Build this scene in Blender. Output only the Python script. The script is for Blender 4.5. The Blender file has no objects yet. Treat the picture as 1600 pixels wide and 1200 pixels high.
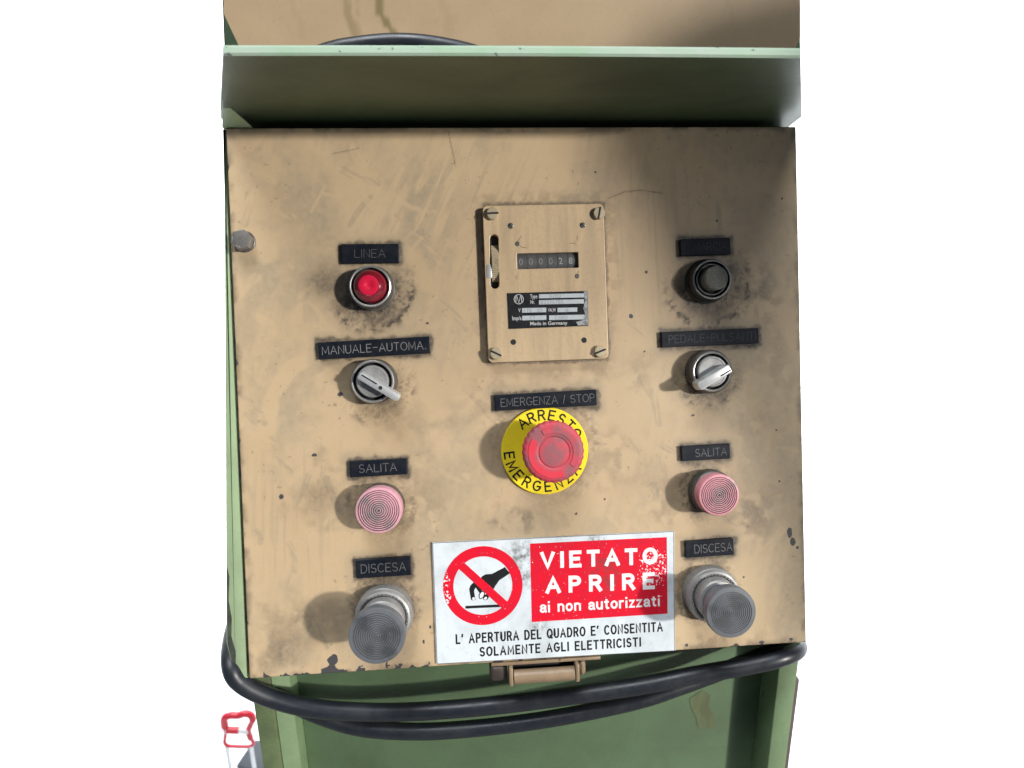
import bpy, bmesh, math, random
import numpy as np
from mathutils import Matrix, Vector, Quaternion

random.seed(7)
scene = bpy.context.scene
COL = scene.collection
TILT = math.radians(-13.0)            # the panel leans back like a desk front
RT = Matrix.Rotation(TILT, 4, 'X')
FLOOR = 1150.0                        # height of the view's foot point on the panel above the floor, mm
PF = Matrix.Translation((0, 0, FLOOR * .001)) @ RT     # panel frame -> world

# ------------------------------------------------------------------ camera
F_PX, DIST = 900.0, 388.1
CAM_R = np.array([[0.99712703, 0.03160253, -0.0688402],
                  [-0.03313169, 0.99922643, -0.0211857],
                  [0.06811742, 0.02340563, 0.99740272]])
r0, r1, r2 = CAM_R
ax = lambda r: Vector((r[0], r[2], -r[1]))
cm = Matrix.Identity(4)
right, up, back = ax(r0), -ax(r1), -ax(r2)
for i in range(3):
    cm[i][0], cm[i][1], cm[i][2] = right[i], up[i], back[i]
cm[1][3] = -DIST * .001
cam_data = bpy.data.cameras.new('camera')
cam_data.sensor_fit = 'HORIZONTAL'
cam_data.sensor_width = 36.0
cam_data.lens = 36.0 * F_PX / 1600.0
cam_data.clip_start = 0.01
cam_data.clip_end = 60.0
cam_data.dof.use_dof = True
cam_data.dof.focus_distance = 0.385
cam_data.dof.aperture_fstop = 9.0
cam = bpy.data.objects.new('camera', cam_data)
COL.objects.link(cam)
CAM_M = PF @ cm
cam.matrix_world = CAM_M
scene.camera = cam

# ------------------------------------------------------------------ world, lamps, exposure
world = bpy.data.worlds.new('World')
scene.world = world
world.use_nodes = True
bg = world.node_tree.nodes['Background']
bg.inputs[0].default_value = (0.55, 0.70, 1.0, 1)
bg.inputs[1].default_value = 0.11

TO_SUN = Vector((0.72, -0.69, 0.035)).normalized()        # in the panel frame

def sun(name, to_dir, strength, angle, color):
    d = bpy.data.lights.new(name, 'SUN')
    d.energy = strength
    d.angle = math.radians(angle)
    d.color = color
    o = bpy.data.objects.new(name, d)
    COL.objects.link(o)
    o.rotation_mode = 'QUATERNION'
    o.rotation_quaternion = to_dir.to_track_quat('Z', 'Y')
    o.location = (1.0, -1.0, 3.0)
    return o

sun('sun', RT.to_3x3() @ TO_SUN, 3.5, 2.9, (1.0, 0.95, 0.88))
sun('skylight', Vector((-0.12, -0.24, 1.0)).normalized(), 3.4, 26.0, (0.93, 0.97, 1.0))

def area(name, loc, target, sx, sy, power, color):
    d = bpy.data.lights.new(name, 'AREA')
    d.shape = 'RECTANGLE'
    d.size, d.size_y = sx, sy
    d.energy = power
    d.color = color
    o = bpy.data.objects.new(name, d)
    COL.objects.link(o)
    o.location = loc
    o.rotation_mode = 'QUATERNION'
    o.rotation_quaternion = (Vector(loc) - Vector(target)).to_track_quat('Z', 'Y')
    return o
area('wall_fill', (0, 2.4, 4.4), (0, 4.0, 0.4), 8.0, .6, 400.0, (0.95, 0.98, 1.0)).data.spread = math.radians(105)  # added light to whiten the wall; no such fixture stands here

area('soft_lamp', (PF @ (Vector((.02, 0, .02)) + TO_SUN * 3.2))[:], (PF @ Vector((.02, 0, 0)))[:], .5, .5, 34.0, (0.97, 0.985, 1.0))

vs = scene.view_settings
vs.view_transform = 'Standard'
vs.look = 'None'
vs.exposure = 0.0
vs.gamma = 1.0
vs.use_curve_mapping = False

# ------------------------------------------------------------------ surveying: picture position at a height above the panel -> mm
def S(px, py, h=0.0):
    d = np.array([(px - 800) / F_PX, (py - 600) / F_PX, 1.0])
    w = CAM_R.T @ d
    k = (DIST - h) / w[2]
    return w[0] * k, -w[1] * k

def SW(px, py, Y):
    """picture position on the upright world plane y = Y (mm) -> world x, z in mm"""
    d = np.array([(px - 800) / F_PX, (py - 600) / F_PX, 1.0])
    w = CAM_R.T @ d
    dv = RT.to_3x3() @ Vector((w[0], w[2], -w[1]))
    c = CAM_M.translation * 1000
    k = (Y - c.y) / dv.y
    return c.x + dv.x * k, c.z + dv.z * k

def SF(px, py, Z=0.0):
    d = np.array([(px - 800) / F_PX, (py - 600) / F_PX, 1.0])
    w = CAM_R.T @ d
    dv = RT.to_3x3() @ Vector((w[0], w[2], -w[1]))
    c = CAM_M.translation * 1000
    k = (Z - c.z) / dv.z
    return c.x + dv.x * k, c.y + dv.y * k

PXMM = F_PX / DIST                     # picture pixels per mm on the panel

# ------------------------------------------------------------------ materials
def new_mat(name):
    m = bpy.data.materials.new(name)
    m.use_nodes = True
    nt = m.node_tree
    b = nt.nodes['Principled BSDF']
    return m, nt, b

def N(nt, t, **kw):
    n = nt.nodes.new(t)
    for k, v in kw.items():
        setattr(n, k, v)
    return n

def ramp(nt, fac, p0, p1, c0=(0, 0, 0, 1), c1=(1, 1, 1, 1)):
    r = N(nt, 'ShaderNodeValToRGB')
    r.color_ramp.elements[0].position = p0
    r.color_ramp.elements[1].position = p1
    r.color_ramp.elements[0].color = c0
    r.color_ramp.elements[1].color = c1
    nt.links.new(fac, r.inputs[0])
    return r.outputs[0]

def noise(nt, scale, detail=5, rough=.6, stretch=None, dist=0.0):
    tc = N(nt, 'ShaderNodeTexCoord')
    vec = tc.outputs['Object']
    if stretch:
        mp = N(nt, 'ShaderNodeMapping')
        mp.inputs['Scale'].default_value = stretch
        nt.links.new(vec, mp.inputs[0])
        vec = mp.outputs[0]
    n = N(nt, 'ShaderNodeTexNoise')
    n.inputs['Scale'].default_value = scale
    n.inputs['Detail'].default_value = detail
    n.inputs['Roughness'].default_value = rough
    n.inputs['Distortion'].default_value = dist
    nt.links.new(vec, n.inputs['Vector'])
    return n.outputs['Fac']

def mix(nt, fac, a, b, blend='MIX'):
    m = N(nt, 'ShaderNodeMix', data_type='RGBA', blend_type=blend)
    if hasattr(fac, 'is_linked') or hasattr(fac, 'links'):
        nt.links.new(fac, m.inputs[0])
    else:
        m.inputs[0].default_value = fac
    for v, i in ((a, 6), (b, 7)):
        if isinstance(v, tuple):
            m.inputs[i].default_value = v if len(v) == 4 else (*v, 1)
        else:
            nt.links.new(v, m.inputs[i])
    return m.outputs[2]

def math_n(nt, op, a, b=None):
    m = N(nt, 'ShaderNodeMath', operation=op)
    for v, i in ((a, 0), (b, 1)):
        if v is None:
            continue
        if isinstance(v, (int, float)):
            m.inputs[i].default_value = v
        else:
            nt.links.new(v, m.inputs[i])
    return m.outputs[0]

def add_bump(nt, b, h, strength, dist=.0002):
    bp = N(nt, 'ShaderNodeBump')
    bp.inputs['Strength'].default_value = strength
    bp.inputs['Distance'].default_value = dist
    nt.links.new(h, bp.inputs['Height'])
    nt.links.new(bp.outputs[0], b.inputs['Normal'])

def paint(name, base, dirt, amount=.5, rough=.45, metal=0.0, scale=60, stretch=None, chips=None, chip_amt=.72, bump=.15, fine=900, spec=.5, coat=0.0):
    m, nt, b = new_mat(name)
    n1 = noise(nt, scale, 7, .62, stretch, .4)
    f1 = ramp(nt, n1, .42, .72)
    f1 = math_n(nt, 'MULTIPLY', f1, amount)
    c = mix(nt, f1, base, dirt)
    n2 = noise(nt, fine, 3, .6)
    c = mix(nt, math_n(nt, 'MULTIPLY', ramp(nt, n2, .45, .8), amount * .5), c, dirt)
    if chips:
        n3 = noise(nt, scale * 2.3, 4, .55)
        c = mix(nt, ramp(nt, n3, chip_amt, chip_amt + .02), c, chips)
    nt.links.new(c, b.inputs['Base Color'])
    r = math_n(nt, 'ADD', math_n(nt, 'MULTIPLY', n1, .35), rough - .15)
    nt.links.new(r, b.inputs['Roughness'])
    b.inputs['Metallic'].default_value = metal
    b.inputs['Specular IOR Level'].default_value = spec
    b.inputs['Coat Weight'].default_value = coat
    add_bump(nt, b, n2, bump)
    return m

TAN = (0.50, 0.365, 0.215)
M = {}
M['tan'] = paint('tan_paint', TAN, (.27, .21, .135), .45, .5, scale=22, bump=.25, fine=500)
M['tan_plate'] = paint('tan_plate', (.50, .37, .225), (.27, .205, .13), .6, .38, scale=30, stretch=(3.5, 1, .5), bump=.12, fine=420)
M['tan_body'] = paint('tan_body', (.40, .29, .17), (.2, .15, .1), .5, .5, scale=25)
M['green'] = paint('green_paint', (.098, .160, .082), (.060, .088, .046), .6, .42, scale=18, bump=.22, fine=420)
M['green_hood'] = paint('hood_green', (.072, .104, .052), (.036, .046, .025), .7, .4, scale=15, stretch=(.6, 1, 1.5), bump=.2, fine=420)  # darker copy of the green; underside shade put into the colour
M['green_post'] = paint('post_green', (.12, .165, .075), (.05, .055, .03), .6, .45, scale=30, chips=(.02, .022, .016), chip_amt=.69, fine=420)
M['green_light'] = paint('pale_green', (.165, .245, .128), (.09, .125, .065), .55, .4, scale=24, chips=(.045, .05, .035), chip_amt=.74, fine=420)
M['caster'] = paint('caster_green', (.018, .026, .017), (.03, .03, .026), .5, .75, scale=12, spec=0.0)  # colour of the added shadow slab, dark so it bounces no light
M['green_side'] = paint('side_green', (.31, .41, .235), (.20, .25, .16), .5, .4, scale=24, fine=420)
M['hood_recess'] = paint('recess_shade', (.030, .042, .024), (.02, .025, .016), .6, .6, scale=30)  # near-black green; the gap's shade is put into the colour
M['green_rim'] = paint('rim_green', (.29, .43, .295), (.40, .45, .40), .8, .45, scale=60, stretch=(.35, 1, 1), chips=(.12, .14, .13), chip_amt=.645)  # paler than the other greens for the light the rim catches
M['black'] = paint('black_void', (.006, .006, .007), (.012, .012, .012), .5, .7)  # also gives slots and holes their dark as a colour
M['label'] = paint('label_black', (.0055, .0080, .0140), (.022, .022, .025), .5, .42, scale=160, bump=.25, fine=800, spec=.2)
M['rubber'] = paint('cable_rubber', (.008, .0112, .017), (.032, .034, .036), .38, .40, scale=70, stretch=(1, 1, 1), bump=.2, fine=500, spec=.45)
M['steel'] = paint('worn_steel', (.34, .34, .335), (.15, .14, .125), .6, .46, .45, scale=120, bump=.12, fine=900)
M['bolt'] = paint('bolt_steel', (.27, .26, .24), (.10, .09, .08), .7, .38, .6, scale=150, bump=.15)
M['steel_light'] = paint('bright_steel', (.56, .57, .57), (.30, .30, .29), .55, .36, .5, scale=160, bump=.1)
M['steel_dark'] = paint('collar_steel', (.15, .145, .135), (.05, .045, .04), .6, .42, .6, scale=200, bump=.2)
M['brass'] = paint('brass_screw', (.52, .44, .30), (.27, .22, .13), .55, .36, .4, scale=220, bump=.1)
M['chrome'] = paint('ring_chrome', (.50, .495, .475), (.18, .175, .16), .6, .32, .7, scale=200)
M['blackplastic'] = paint('black_plastic', (.012, .012, .013), (.05, .05, .048), .4, .38, scale=200)
M['pink'] = paint('pink_cap', (.60, .235, .26), (.36, .15, .16), .7, .5, scale=160, bump=.2)
M['pinkgroove'] = paint('pink_groove', (.11, .075, .075), (.04, .035, .035), .6, .6, scale=200)
M['grey'] = paint('grey_cap', (.112, .120, .132), (.055, .058, .062), .55, .42, scale=130, bump=.2, chips=(.02, .022, .026), chip_amt=.72)
M['greygroove'] = paint('grey_groove', (.058, .062, .070), (.03, .032, .036), .6, .5, scale=160)
M['olivecap'] = paint('olive_lens', (.17, .17, .14), (.07, .07, .06), .5, .3, scale=160)
M['olivegroove'] = paint('olive_groove', (.015, .015, .013), (.03, .03, .03), .5, .5, scale=160)
M['mush'] = paint('mushroom_red', (.52, .035, .055), (.30, .10, .115), .75, .45, scale=110, bump=.15)
M['mushclean'] = paint('mushroom_clean', (.62, .026, .050), (.46, .05, .07), .5, .45, scale=90)
M['yellow'] = paint('yellow_disc', (.84, .65, .012), (.50, .38, .03), .22, .42, scale=110, chips=(.16, .12, .02), chip_amt=.745)
M['ink'] = paint('black_ink', (.008, .008, .009), (.02, .02, .02), .4, .5, scale=150, spec=.25)
M['signred'] = paint('sign_red', (.62, .008, .020), (.40, .02, .03), .35, .3, scale=45, coat=.3)
M['signtext'] = paint('sign_white', (.80, .80, .80), (.55, .53, .52), .45, .35, scale=60, coat=.3)
M['ratingwhite'] = paint('rating_field', (.52, .56, .58), (.34, .37, .39), .6, .3, .2, scale=300)
M['ratingtext'] = paint('rating_text', (.55, .55, .55), (.3, .3, .3), .5, .4, scale=400)
M['ratinggrey'] = paint('rating_stamp', (.24, .25, .26), (.40, .42, .43), .6, .4, scale=400)
M['ratingblack'] = paint('rating_black', (.010, .011, .013), (.03, .03, .03), .4, .36, scale=220, spec=.25)
M['ratingworn'] = paint('rating_worn', (.42, .43, .44), (.04, .04, .045), 1.0, .35, .3, scale=330)
M['drum'] = paint('counter_drum', (.060, .062, .066), (.10, .10, .10), .5, .5, scale=200)
M['digit'] = paint('digit_grey', (.30, .30, .285), (.16, .16, .15), .6, .5, scale=400)
M['digitdim'] = paint('digit_dim', (.22, .22, .21), (.10, .06, .06), .6, .5, scale=400)
M['wall'] = paint('wall_white', (.88, .89, .90), (.84, .85, .87), .3, .8, scale=2, bump=0)
M['floor'] = paint('floor_white', (.80, .82, .84), (.66, .69, .73), .5, .6, scale=3, bump=0)
M['concrete'] = paint('concrete', (.20, .19, .18), (.11, .105, .10), .5, .7, scale=4, bump=.1)
M['redplastic'] = paint('red_plastic', (.60, .02, .04), (.45, .03, .05), .4, .35, scale=30)
M['whiteplastic'] = paint('white_plastic', (.8, .8, .8), (.6, .6, .6), .4, .4, scale=30)
M['bluegrey'] = paint('blue_grey', (.030, .038, .048), (.02, .025, .03), .4, .5, scale=20)
M['latch'] = paint('latch_tan', (.25, .175, .105), (.12, .085, .055), .6, .42, scale=60, chips=(.05, .04, .035), chip_amt=.68)
M['latch_dark'] = paint('latch_dark', (.030, .022, .018), (.07, .05, .04), .5, .45, scale=80)
M['brown'] = paint('brown_steel', (.10, .07, .06), (.04, .03, .03), .5, .6, scale=25)

def eng_mat(name, v):
    return paint(name, (v, v, v * .97), (v * .35, v * .35, v * .35), .9, .55, scale=330, fine=1500)

def lens_mat():
    m, nt, b = new_mat('red_lens')
    n = noise(nt, 300, 4)
    c = mix(nt, ramp(nt, n, .45, .75), (.17, .006, .016), (.13, .015, .02))
    nt.links.new(c, b.inputs['Base Color'])
    b.inputs['Roughness'].default_value = .16
    b.inputs['Coat Weight'].default_value = .6
    b.inputs['Coat Roughness'].default_value = .1
    return m
M['lens'] = lens_mat()
M['lens_core'] = paint('lens_core', (.62, .006, .04), (.42, .008, .04), .6, .3, scale=350, coat=.5)

def near(nt, pts, y=-.0014):
    """soft mask round local points (x, z, radius in mm)"""
    tc = N(nt, 'ShaderNodeTexCoord')
    out = None
    for x, z, r in pts:
        d = N(nt, 'ShaderNodeVectorMath', operation='DISTANCE')
        nt.links.new(tc.outputs['Object'], d.inputs[0])
        d.inputs[1].default_value = (x * .001, y, z * .001)
        v = math_n(nt, 'SUBTRACT', 1.0, math_n(nt, 'DIVIDE', d.outputs['Value'], r * .001))
        v = math_n(nt, 'MAXIMUM', v, 0.0)
        out = v if out is None else math_n(nt, 'MAXIMUM', out, v)
    return out

def sign_mat():
    m, nt, b = new_mat('sign_aluminium')
    n1 = noise(nt, 26, 8, .66, None, .6)
    n2 = noise(nt, 260, 4, .7)
    c = mix(nt, ramp(nt, n1, .46, .78), (.66, .71, .745), (.42, .455, .47))
    c = mix(nt, math_n(nt, 'MULTIPLY', ramp(nt, n2, .55, .75), .35), c, (.36, .375, .37))
    g = near(nt, ((-22, 30, 14), (-20, 16, 11), (-12, -19, 9), (30, 36, 9)))
    g = math_n(nt, 'MULTIPLY', g, ramp(nt, n2, .38, .62))
    c = mix(nt, math_n(nt, 'MULTIPLY', g, 1.1), c, (.13, .13, .125))
    nt.links.new(c, b.inputs['Base Color'])
    b.inputs['Metallic'].default_value = .1
    b.inputs['Roughness'].default_value = .38
    add_bump(nt, b, n2, .06)
    return m
def sign_red():
    """red print, with white specks in places and smudged grey in others"""
    m, nt, b = new_mat('sign_red')
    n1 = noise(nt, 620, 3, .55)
    n2 = noise(nt, 160, 5, .65)
    c = mix(nt, ramp(nt, n2, .4, .75), (.66, .006, .022), (.52, .010, .03))
    g = near(nt, ((36, 16, 15), (38, 8, 10), (-34, 40, 8), (-20, 26, 8)))
    c = mix(nt, math_n(nt, 'MULTIPLY', math_n(nt, 'MULTIPLY', g, ramp(nt, n2, .35, .6)), .9), c, (.17, .05, .05))
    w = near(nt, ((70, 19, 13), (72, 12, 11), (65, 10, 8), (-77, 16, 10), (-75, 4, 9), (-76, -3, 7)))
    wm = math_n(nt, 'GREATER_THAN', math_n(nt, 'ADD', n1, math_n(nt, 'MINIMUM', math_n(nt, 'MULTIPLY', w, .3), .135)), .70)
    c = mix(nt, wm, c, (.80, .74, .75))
    nt.links.new(c, b.inputs['Base Color'])
    b.inputs['Roughness'].default_value = .32
    add_bump(nt, b, n2, .1)
    return m
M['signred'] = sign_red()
M['sign'] = sign_mat()

def soiled_tan():
    """tan paint with wipe marks (soil.r), soot and painted button shadows (soil.g) and bare chips (soil.b) stored on the sheet"""
    m, nt, b = new_mat('soiled_tan_paint')
    at = N(nt, 'ShaderNodeAttribute', attribute_name='soil')
    sep = N(nt, 'ShaderNodeSeparateColor')
    nt.links.new(at.outputs['Color'], sep.inputs[0])
    fine = noise(nt, 420, 5, .65)
    grit = noise(nt, 1500, 2, .6)
    mott = noise(nt, 14, 6, .6)
    c = mix(nt, ramp(nt, mott, .35, .7), (.445, .322, .192), (.495, .37, .226))
    r_ = math_n(nt, 'MULTIPLY', sep.outputs[0], math_n(nt, 'ADD', math_n(nt, 'MULTIPLY', fine, .5), .7))
    c = mix(nt, r_, c, (.285, .235, .162))
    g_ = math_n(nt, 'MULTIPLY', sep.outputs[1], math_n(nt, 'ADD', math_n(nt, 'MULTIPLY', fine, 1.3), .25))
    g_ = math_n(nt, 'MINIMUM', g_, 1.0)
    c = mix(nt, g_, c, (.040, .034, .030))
    gs = math_n(nt, 'MULTIPLY', ramp(nt, grit, .56, .72), .22)
    c = mix(nt, gs, c, (.22, .17, .105))
    ch = ramp(nt, sep.outputs[2], .42, .58)
    c = mix(nt, ch, c, (.055, .052, .055))
    nt.links.new(c, b.inputs['Base Color'])
    rg = math_n(nt, 'ADD', math_n(nt, 'MULTIPLY', fine, .25), .36)
    nt.links.new(rg, b.inputs['Roughness'])
    hgt = math_n(nt, 'SUBTRACT', math_n(nt, 'MULTIPLY', fine, .5), math_n(nt, 'MULTIPLY', ch, 1.5))
    add_bump(nt, b, hgt, .28, .00018)
    return m
M['panel'] = soiled_tan()

def stained_upper():
    m, nt, b = new_mat('stained_upper_paint')
    at = N(nt, 'ShaderNodeAttribute', attribute_name='soil')
    sep = N(nt, 'ShaderNodeSeparateColor')
    nt.links.new(at.outputs['Color'], sep.inputs[0])
    mott = noise(nt, 16, 6, .6)
    fine = noise(nt, 420, 4, .6)
    c = mix(nt, ramp(nt, mott, .35, .7), (.39, .285, .175), (.45, .335, .21))
    c = mix(nt, sep.outputs[0], c, (.21, .165, .075))
    c = mix(nt, math_n(nt, 'MULTIPLY', ramp(nt, fine, .55, .75), .25), c, (.26, .2, .12))
    nt.links.new(c, b.inputs['Base Color'])
    b.inputs['Roughness'].default_value = .5
    add_bump(nt, b, fine, .25, .0002)
    return m
M['upper'] = stained_upper()

def worn_cap(name, base, grime, y, spots, rough=.5):
    m, nt, b = new_mat(name)
    n1 = noise(nt, 170, 6, .65)
    n2 = noise(nt, 600, 3, .6)
    c = mix(nt, math_n(nt, 'MULTIPLY', ramp(nt, n1, .40, .72), .5), base, tuple(v * .62 for v in base))
    g = math_n(nt, 'MULTIPLY', near(nt, spots, y), math_n(nt, 'MULTIPLY', ramp(nt, n1, .30, .58), 1.7))
    g = math_n(nt, 'MINIMUM', g, .85)
    c = mix(nt, g, c, grime)
    c = mix(nt, ramp(nt, n2, .70, .74), c, (.03, .025, .025))
    nt.links.new(c, b.inputs['Base Color'])
    nt.links.new(math_n(nt, 'ADD', math_n(nt, 'MULTIPLY', n1, .3), rough - .12), b.inputs['Roughness'])
    add_bump(nt, b, n2, .2)
    return m
M['pink_a'] = worn_cap('pink_cap_worn', (.60, .30, .35), (.25, .21, .21), -.0165, ((-2, -1, 10), (-9, 6, 6), (6, -9, 5)))
M['pink_b'] = worn_cap('pink_cap_worn', (.60, .25, .29), (.25, .18, .18), -.017, ((0, 0, 8), (9, 7, 5)))
M['grey_a'] = worn_cap('grey_cap_worn', (.115, .122, .134), (.045, .047, .052), -.036, ((8, 1, 9), (6, -11, 7), (-5, -8, 5), (-8, 9, 7)), .42)
M['grey_b'] = worn_cap('grey_cap_worn', (.118, .124, .134), (.055, .057, .06), -.0355, ((-6, -4, 9), (3, 6, 8), (-12, 3, 5)), .42)
M['mush'] = worn_cap('mushroom_worn', (.50, .045, .07), (.22, .085, .095), -.028, ((2, 1, 12), (8, 14, 9), (-8, 13, 9), (-12, -2, 8), (12, -12, 10), (20, 4, 9)), .6)

# ------------------------------------------------------------------ mesh helpers (all lengths in mm, local x right, y into the panel, z up)
def link(o, parent=None):
    COL.objects.link(o)
    if parent is not None:
        o.parent = parent
    return o

def finish(name, bm, mats, parent=None, loc=(0, 0, 0), smooth=35, label=None):
    if not isinstance(mats, (list, tuple)):
        mats = [mats]
    bmesh.ops.recalc_face_normals(bm, faces=bm.faces)
    bmesh.ops.scale(bm, vec=(.001, .001, .001), verts=bm.verts)
    me = bpy.data.meshes.new(name)
    bm.to_mesh(me)
    bm.free()
    for m in mats:
        me.materials.append(m)
    if smooth:
        me.shade_smooth()
        try:
            me.set_sharp_from_angle(angle=math.radians(smooth))
        except Exception:
            pass
    o = bpy.data.objects.new(name, me)
    o.location = Vector(loc) * .001
    link(o, parent)
    if label:
        o['label'] = label
    return o

def tag(o, label=None, cat=None, group=None, kind=None):
    for k, v in (('label', label), ('category', cat), ('group', group), ('kind', kind)):
        if v:
            o[k] = v
    return o

def empty(name, parent=None, loc=(0, 0, 0), label=None):
    o = bpy.data.objects.new(name, None)
    o.empty_display_size = .01
    o.location = Vector(loc) * .001
    link(o, parent)
    if label:
        o['label'] = label
    return o

def panel_thing(name, x, z, h=0.0):
    """an Empty standing in the tilted frame of the panel"""
    o = bpy.data.objects.new(name, None)
    o.empty_display_size = .02
    COL.objects.link(o)
    o.matrix_world = PF @ Matrix.Translation(Vector((x, -h, z)) * .001)
    return o

def add_box(bm, x0, x1, y0, y1, z0, z1, bev=0.0, seg=2, mi=0):
    r = bmesh.ops.create_cube(bm, size=1.0)
    vs_ = r['verts']
    bmesh.ops.scale(bm, vec=(x1 - x0, y1 - y0, z1 - z0), verts=vs_)
    bmesh.ops.translate(bm, vec=((x0 + x1) / 2, (y0 + y1) / 2, (z0 + z1) / 2), verts=vs_)
    fs = {f for v in vs_ for f in v.link_faces}
    if bev > 0:
        es = list({e for v in vs_ for e in v.link_edges})
        q = bmesh.ops.bevel(bm, geom=es, offset=bev, segments=seg, profile=.5, affect='EDGES')
        fs = set(q['faces']) | {f for f in fs if f.is_valid}
    for f in fs:
        if f.is_valid:
            f.material_index = mi

def add_poly(bm, pts, y0, y1, mi=0, bev=0.0):
    """closed outline (x,z) made into a plate from y0 (front) to y1 (back)"""
    vs_ = [bm.verts.new((p[0], y0, p[1])) for p in pts]
    f = bm.faces.new(vs_)
    f.material_index = mi
    r = bmesh.ops.extrude_face_region(bm, geom=[f])
    nv = [g for g in r['geom'] if isinstance(g, bmesh.types.BMVert)]
    bmesh.ops.translate(bm, vec=(0, y1 - y0, 0), verts=nv)
    for v in nv:
        for ff in v.link_faces:
            ff.material_index = mi
    if bev > 0:
        es = [e for e in f.edges] if f.is_valid else []
        es = [e for e in bm.edges if e.verts[0] in set(vs_) and e.verts[1] in set(vs_)]
        bmesh.ops.bevel(bm, geom=es, offset=bev, segments=2, profile=.5, affect='EDGES')

def add_lathe(bm, prof, seg=64, cx=0.0, cz=0.0, knurl=None, mats=None):
    """prof: list of (radius, height out of the panel); knurl: {profile index: (teeth, depth)}"""
    rings = []
    for i, (r, h) in enumerate(prof):
        if r < 1e-6:
            rings.append([bm.verts.new((cx, -h, cz))])
            continue
        ring = []
        for k in range(seg):
            a = 2 * math.pi * k / seg
            rr = r
            if knurl and i in knurl:
                rr = r - (knurl[i] if k % 2 else 0.0)
            ring.append(bm.verts.new((cx + rr * math.cos(a), -h, cz + rr * math.sin(a))))
        rings.append(ring)
    for i in range(len(rings) - 1):
        a, b = rings[i], rings[i + 1]
        mi = mats[i] if mats else 0
        for k in range(seg):
            k2 = (k + 1) % seg
            if len(a) == 1 and len(b) == 1:
                continue
            if len(a) == 1:
                f = bm.faces.new((a[0], b[k], b[k2]))
            elif len(b) == 1:
                f = bm.faces.new((a[k], b[0], a[k2]))
            else:
                f = bm.faces.new((a[k], b[k], b[k2], a[k2]))
            f.material_index = mi

def catmull(pts, n=12):
    P = [Vector(p) for p in pts]
    P = [P[0] * 2 - P[1]] + P + [P[-1] * 2 - P[-2]]
    out = []
    for i in range(1, len(P) - 2):
        p0, p1, p2, p3 = P[i - 1:i + 3]
        for k in range(n):
            t = k / n
            out.append(.5 * ((2 * p1) + (p2 - p0) * t + (2 * p0 - 5 * p1 + 4 * p2 - p3) * t * t + (3 * p1 - p0 - 3 * p2 + p3) * t ** 3))
    out.append(P[-2])
    return out

def add_tube(bm, pts, rad, seg=16, cap=True, closed=False, mi=0):
    pts = [Vector(p) for p in pts]
    n = len(pts)
    rings = []
    prev = None
    for i in range(n):
        a = pts[(i - 1) % n] if closed else pts[max(i - 1, 0)]
        b = pts[(i + 1) % n] if closed else pts[min(i + 1, n - 1)]
        t = (b - a).normalized()
        if prev is None:
            ref = Vector((0, 1, 0)) if abs(t.y) < .9 else Vector((0, 0, 1))
            u = t.cross(ref).normalized()
        else:
            u = (prev - t * prev.dot(t)).normalized()
        prev = u
        v = t.cross(u)
        r = rad[i] if isinstance(rad, (list, tuple)) else rad
        rings.append([bm.verts.new(pts[i] + (u * math.cos(2 * math.pi * k / seg) + v * math.sin(2 * math.pi * k / seg)) * r) for k in range(seg)])
    m = n if closed else n - 1
    for i in range(m):
        A, B = rings[i], rings[(i + 1) % n]
        for k in range(seg):
            f = bm.faces.new((A[k], A[(k + 1) % seg], B[(k + 1) % seg], B[k]))
            f.material_index = mi
    if cap and not closed:
        bm.faces.new(rings[0]).material_index = mi
        bm.faces.new(list(reversed(rings[-1]))).material_index = mi

def rrect(x0, x1, z0, z1, r, n=6):
    pts = []
    for cx, cz, a0 in ((x1 - r, z1 - r, 0), (x0 + r, z1 - r, 90), (x0 + r, z0 + r, 180), (x1 - r, z0 + r, 270)):
        for k in range(n + 1):
            a = math.radians(a0 + 90 * k / n)
            pts.append((cx + r * math.cos(a), cz + r * math.sin(a)))
    return pts

def add_plate_with_holes(bm, outer, holes, y0, y1):
    es = []
    for loop in [outer] + holes:
        v = [bm.verts.new((p[0], y0, p[1])) for p in loop]
        es += [bm.edges.new((v[i], v[(i + 1) % len(v)])) for i in range(len(v))]
    r = bmesh.ops.triangle_fill(bm, use_beauty=True, use_dissolve=False, edges=es)
    fs = [g for g in r['geom'] if isinstance(g, bmesh.types.BMFace)]
    q = bmesh.ops.extrude_face_region(bm, geom=fs)
    nv = [g for g in q['geom'] if isinstance(g, bmesh.types.BMVert)]
    bmesh.ops.translate(bm, vec=(0, y1 - y0, 0), verts=nv)

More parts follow.
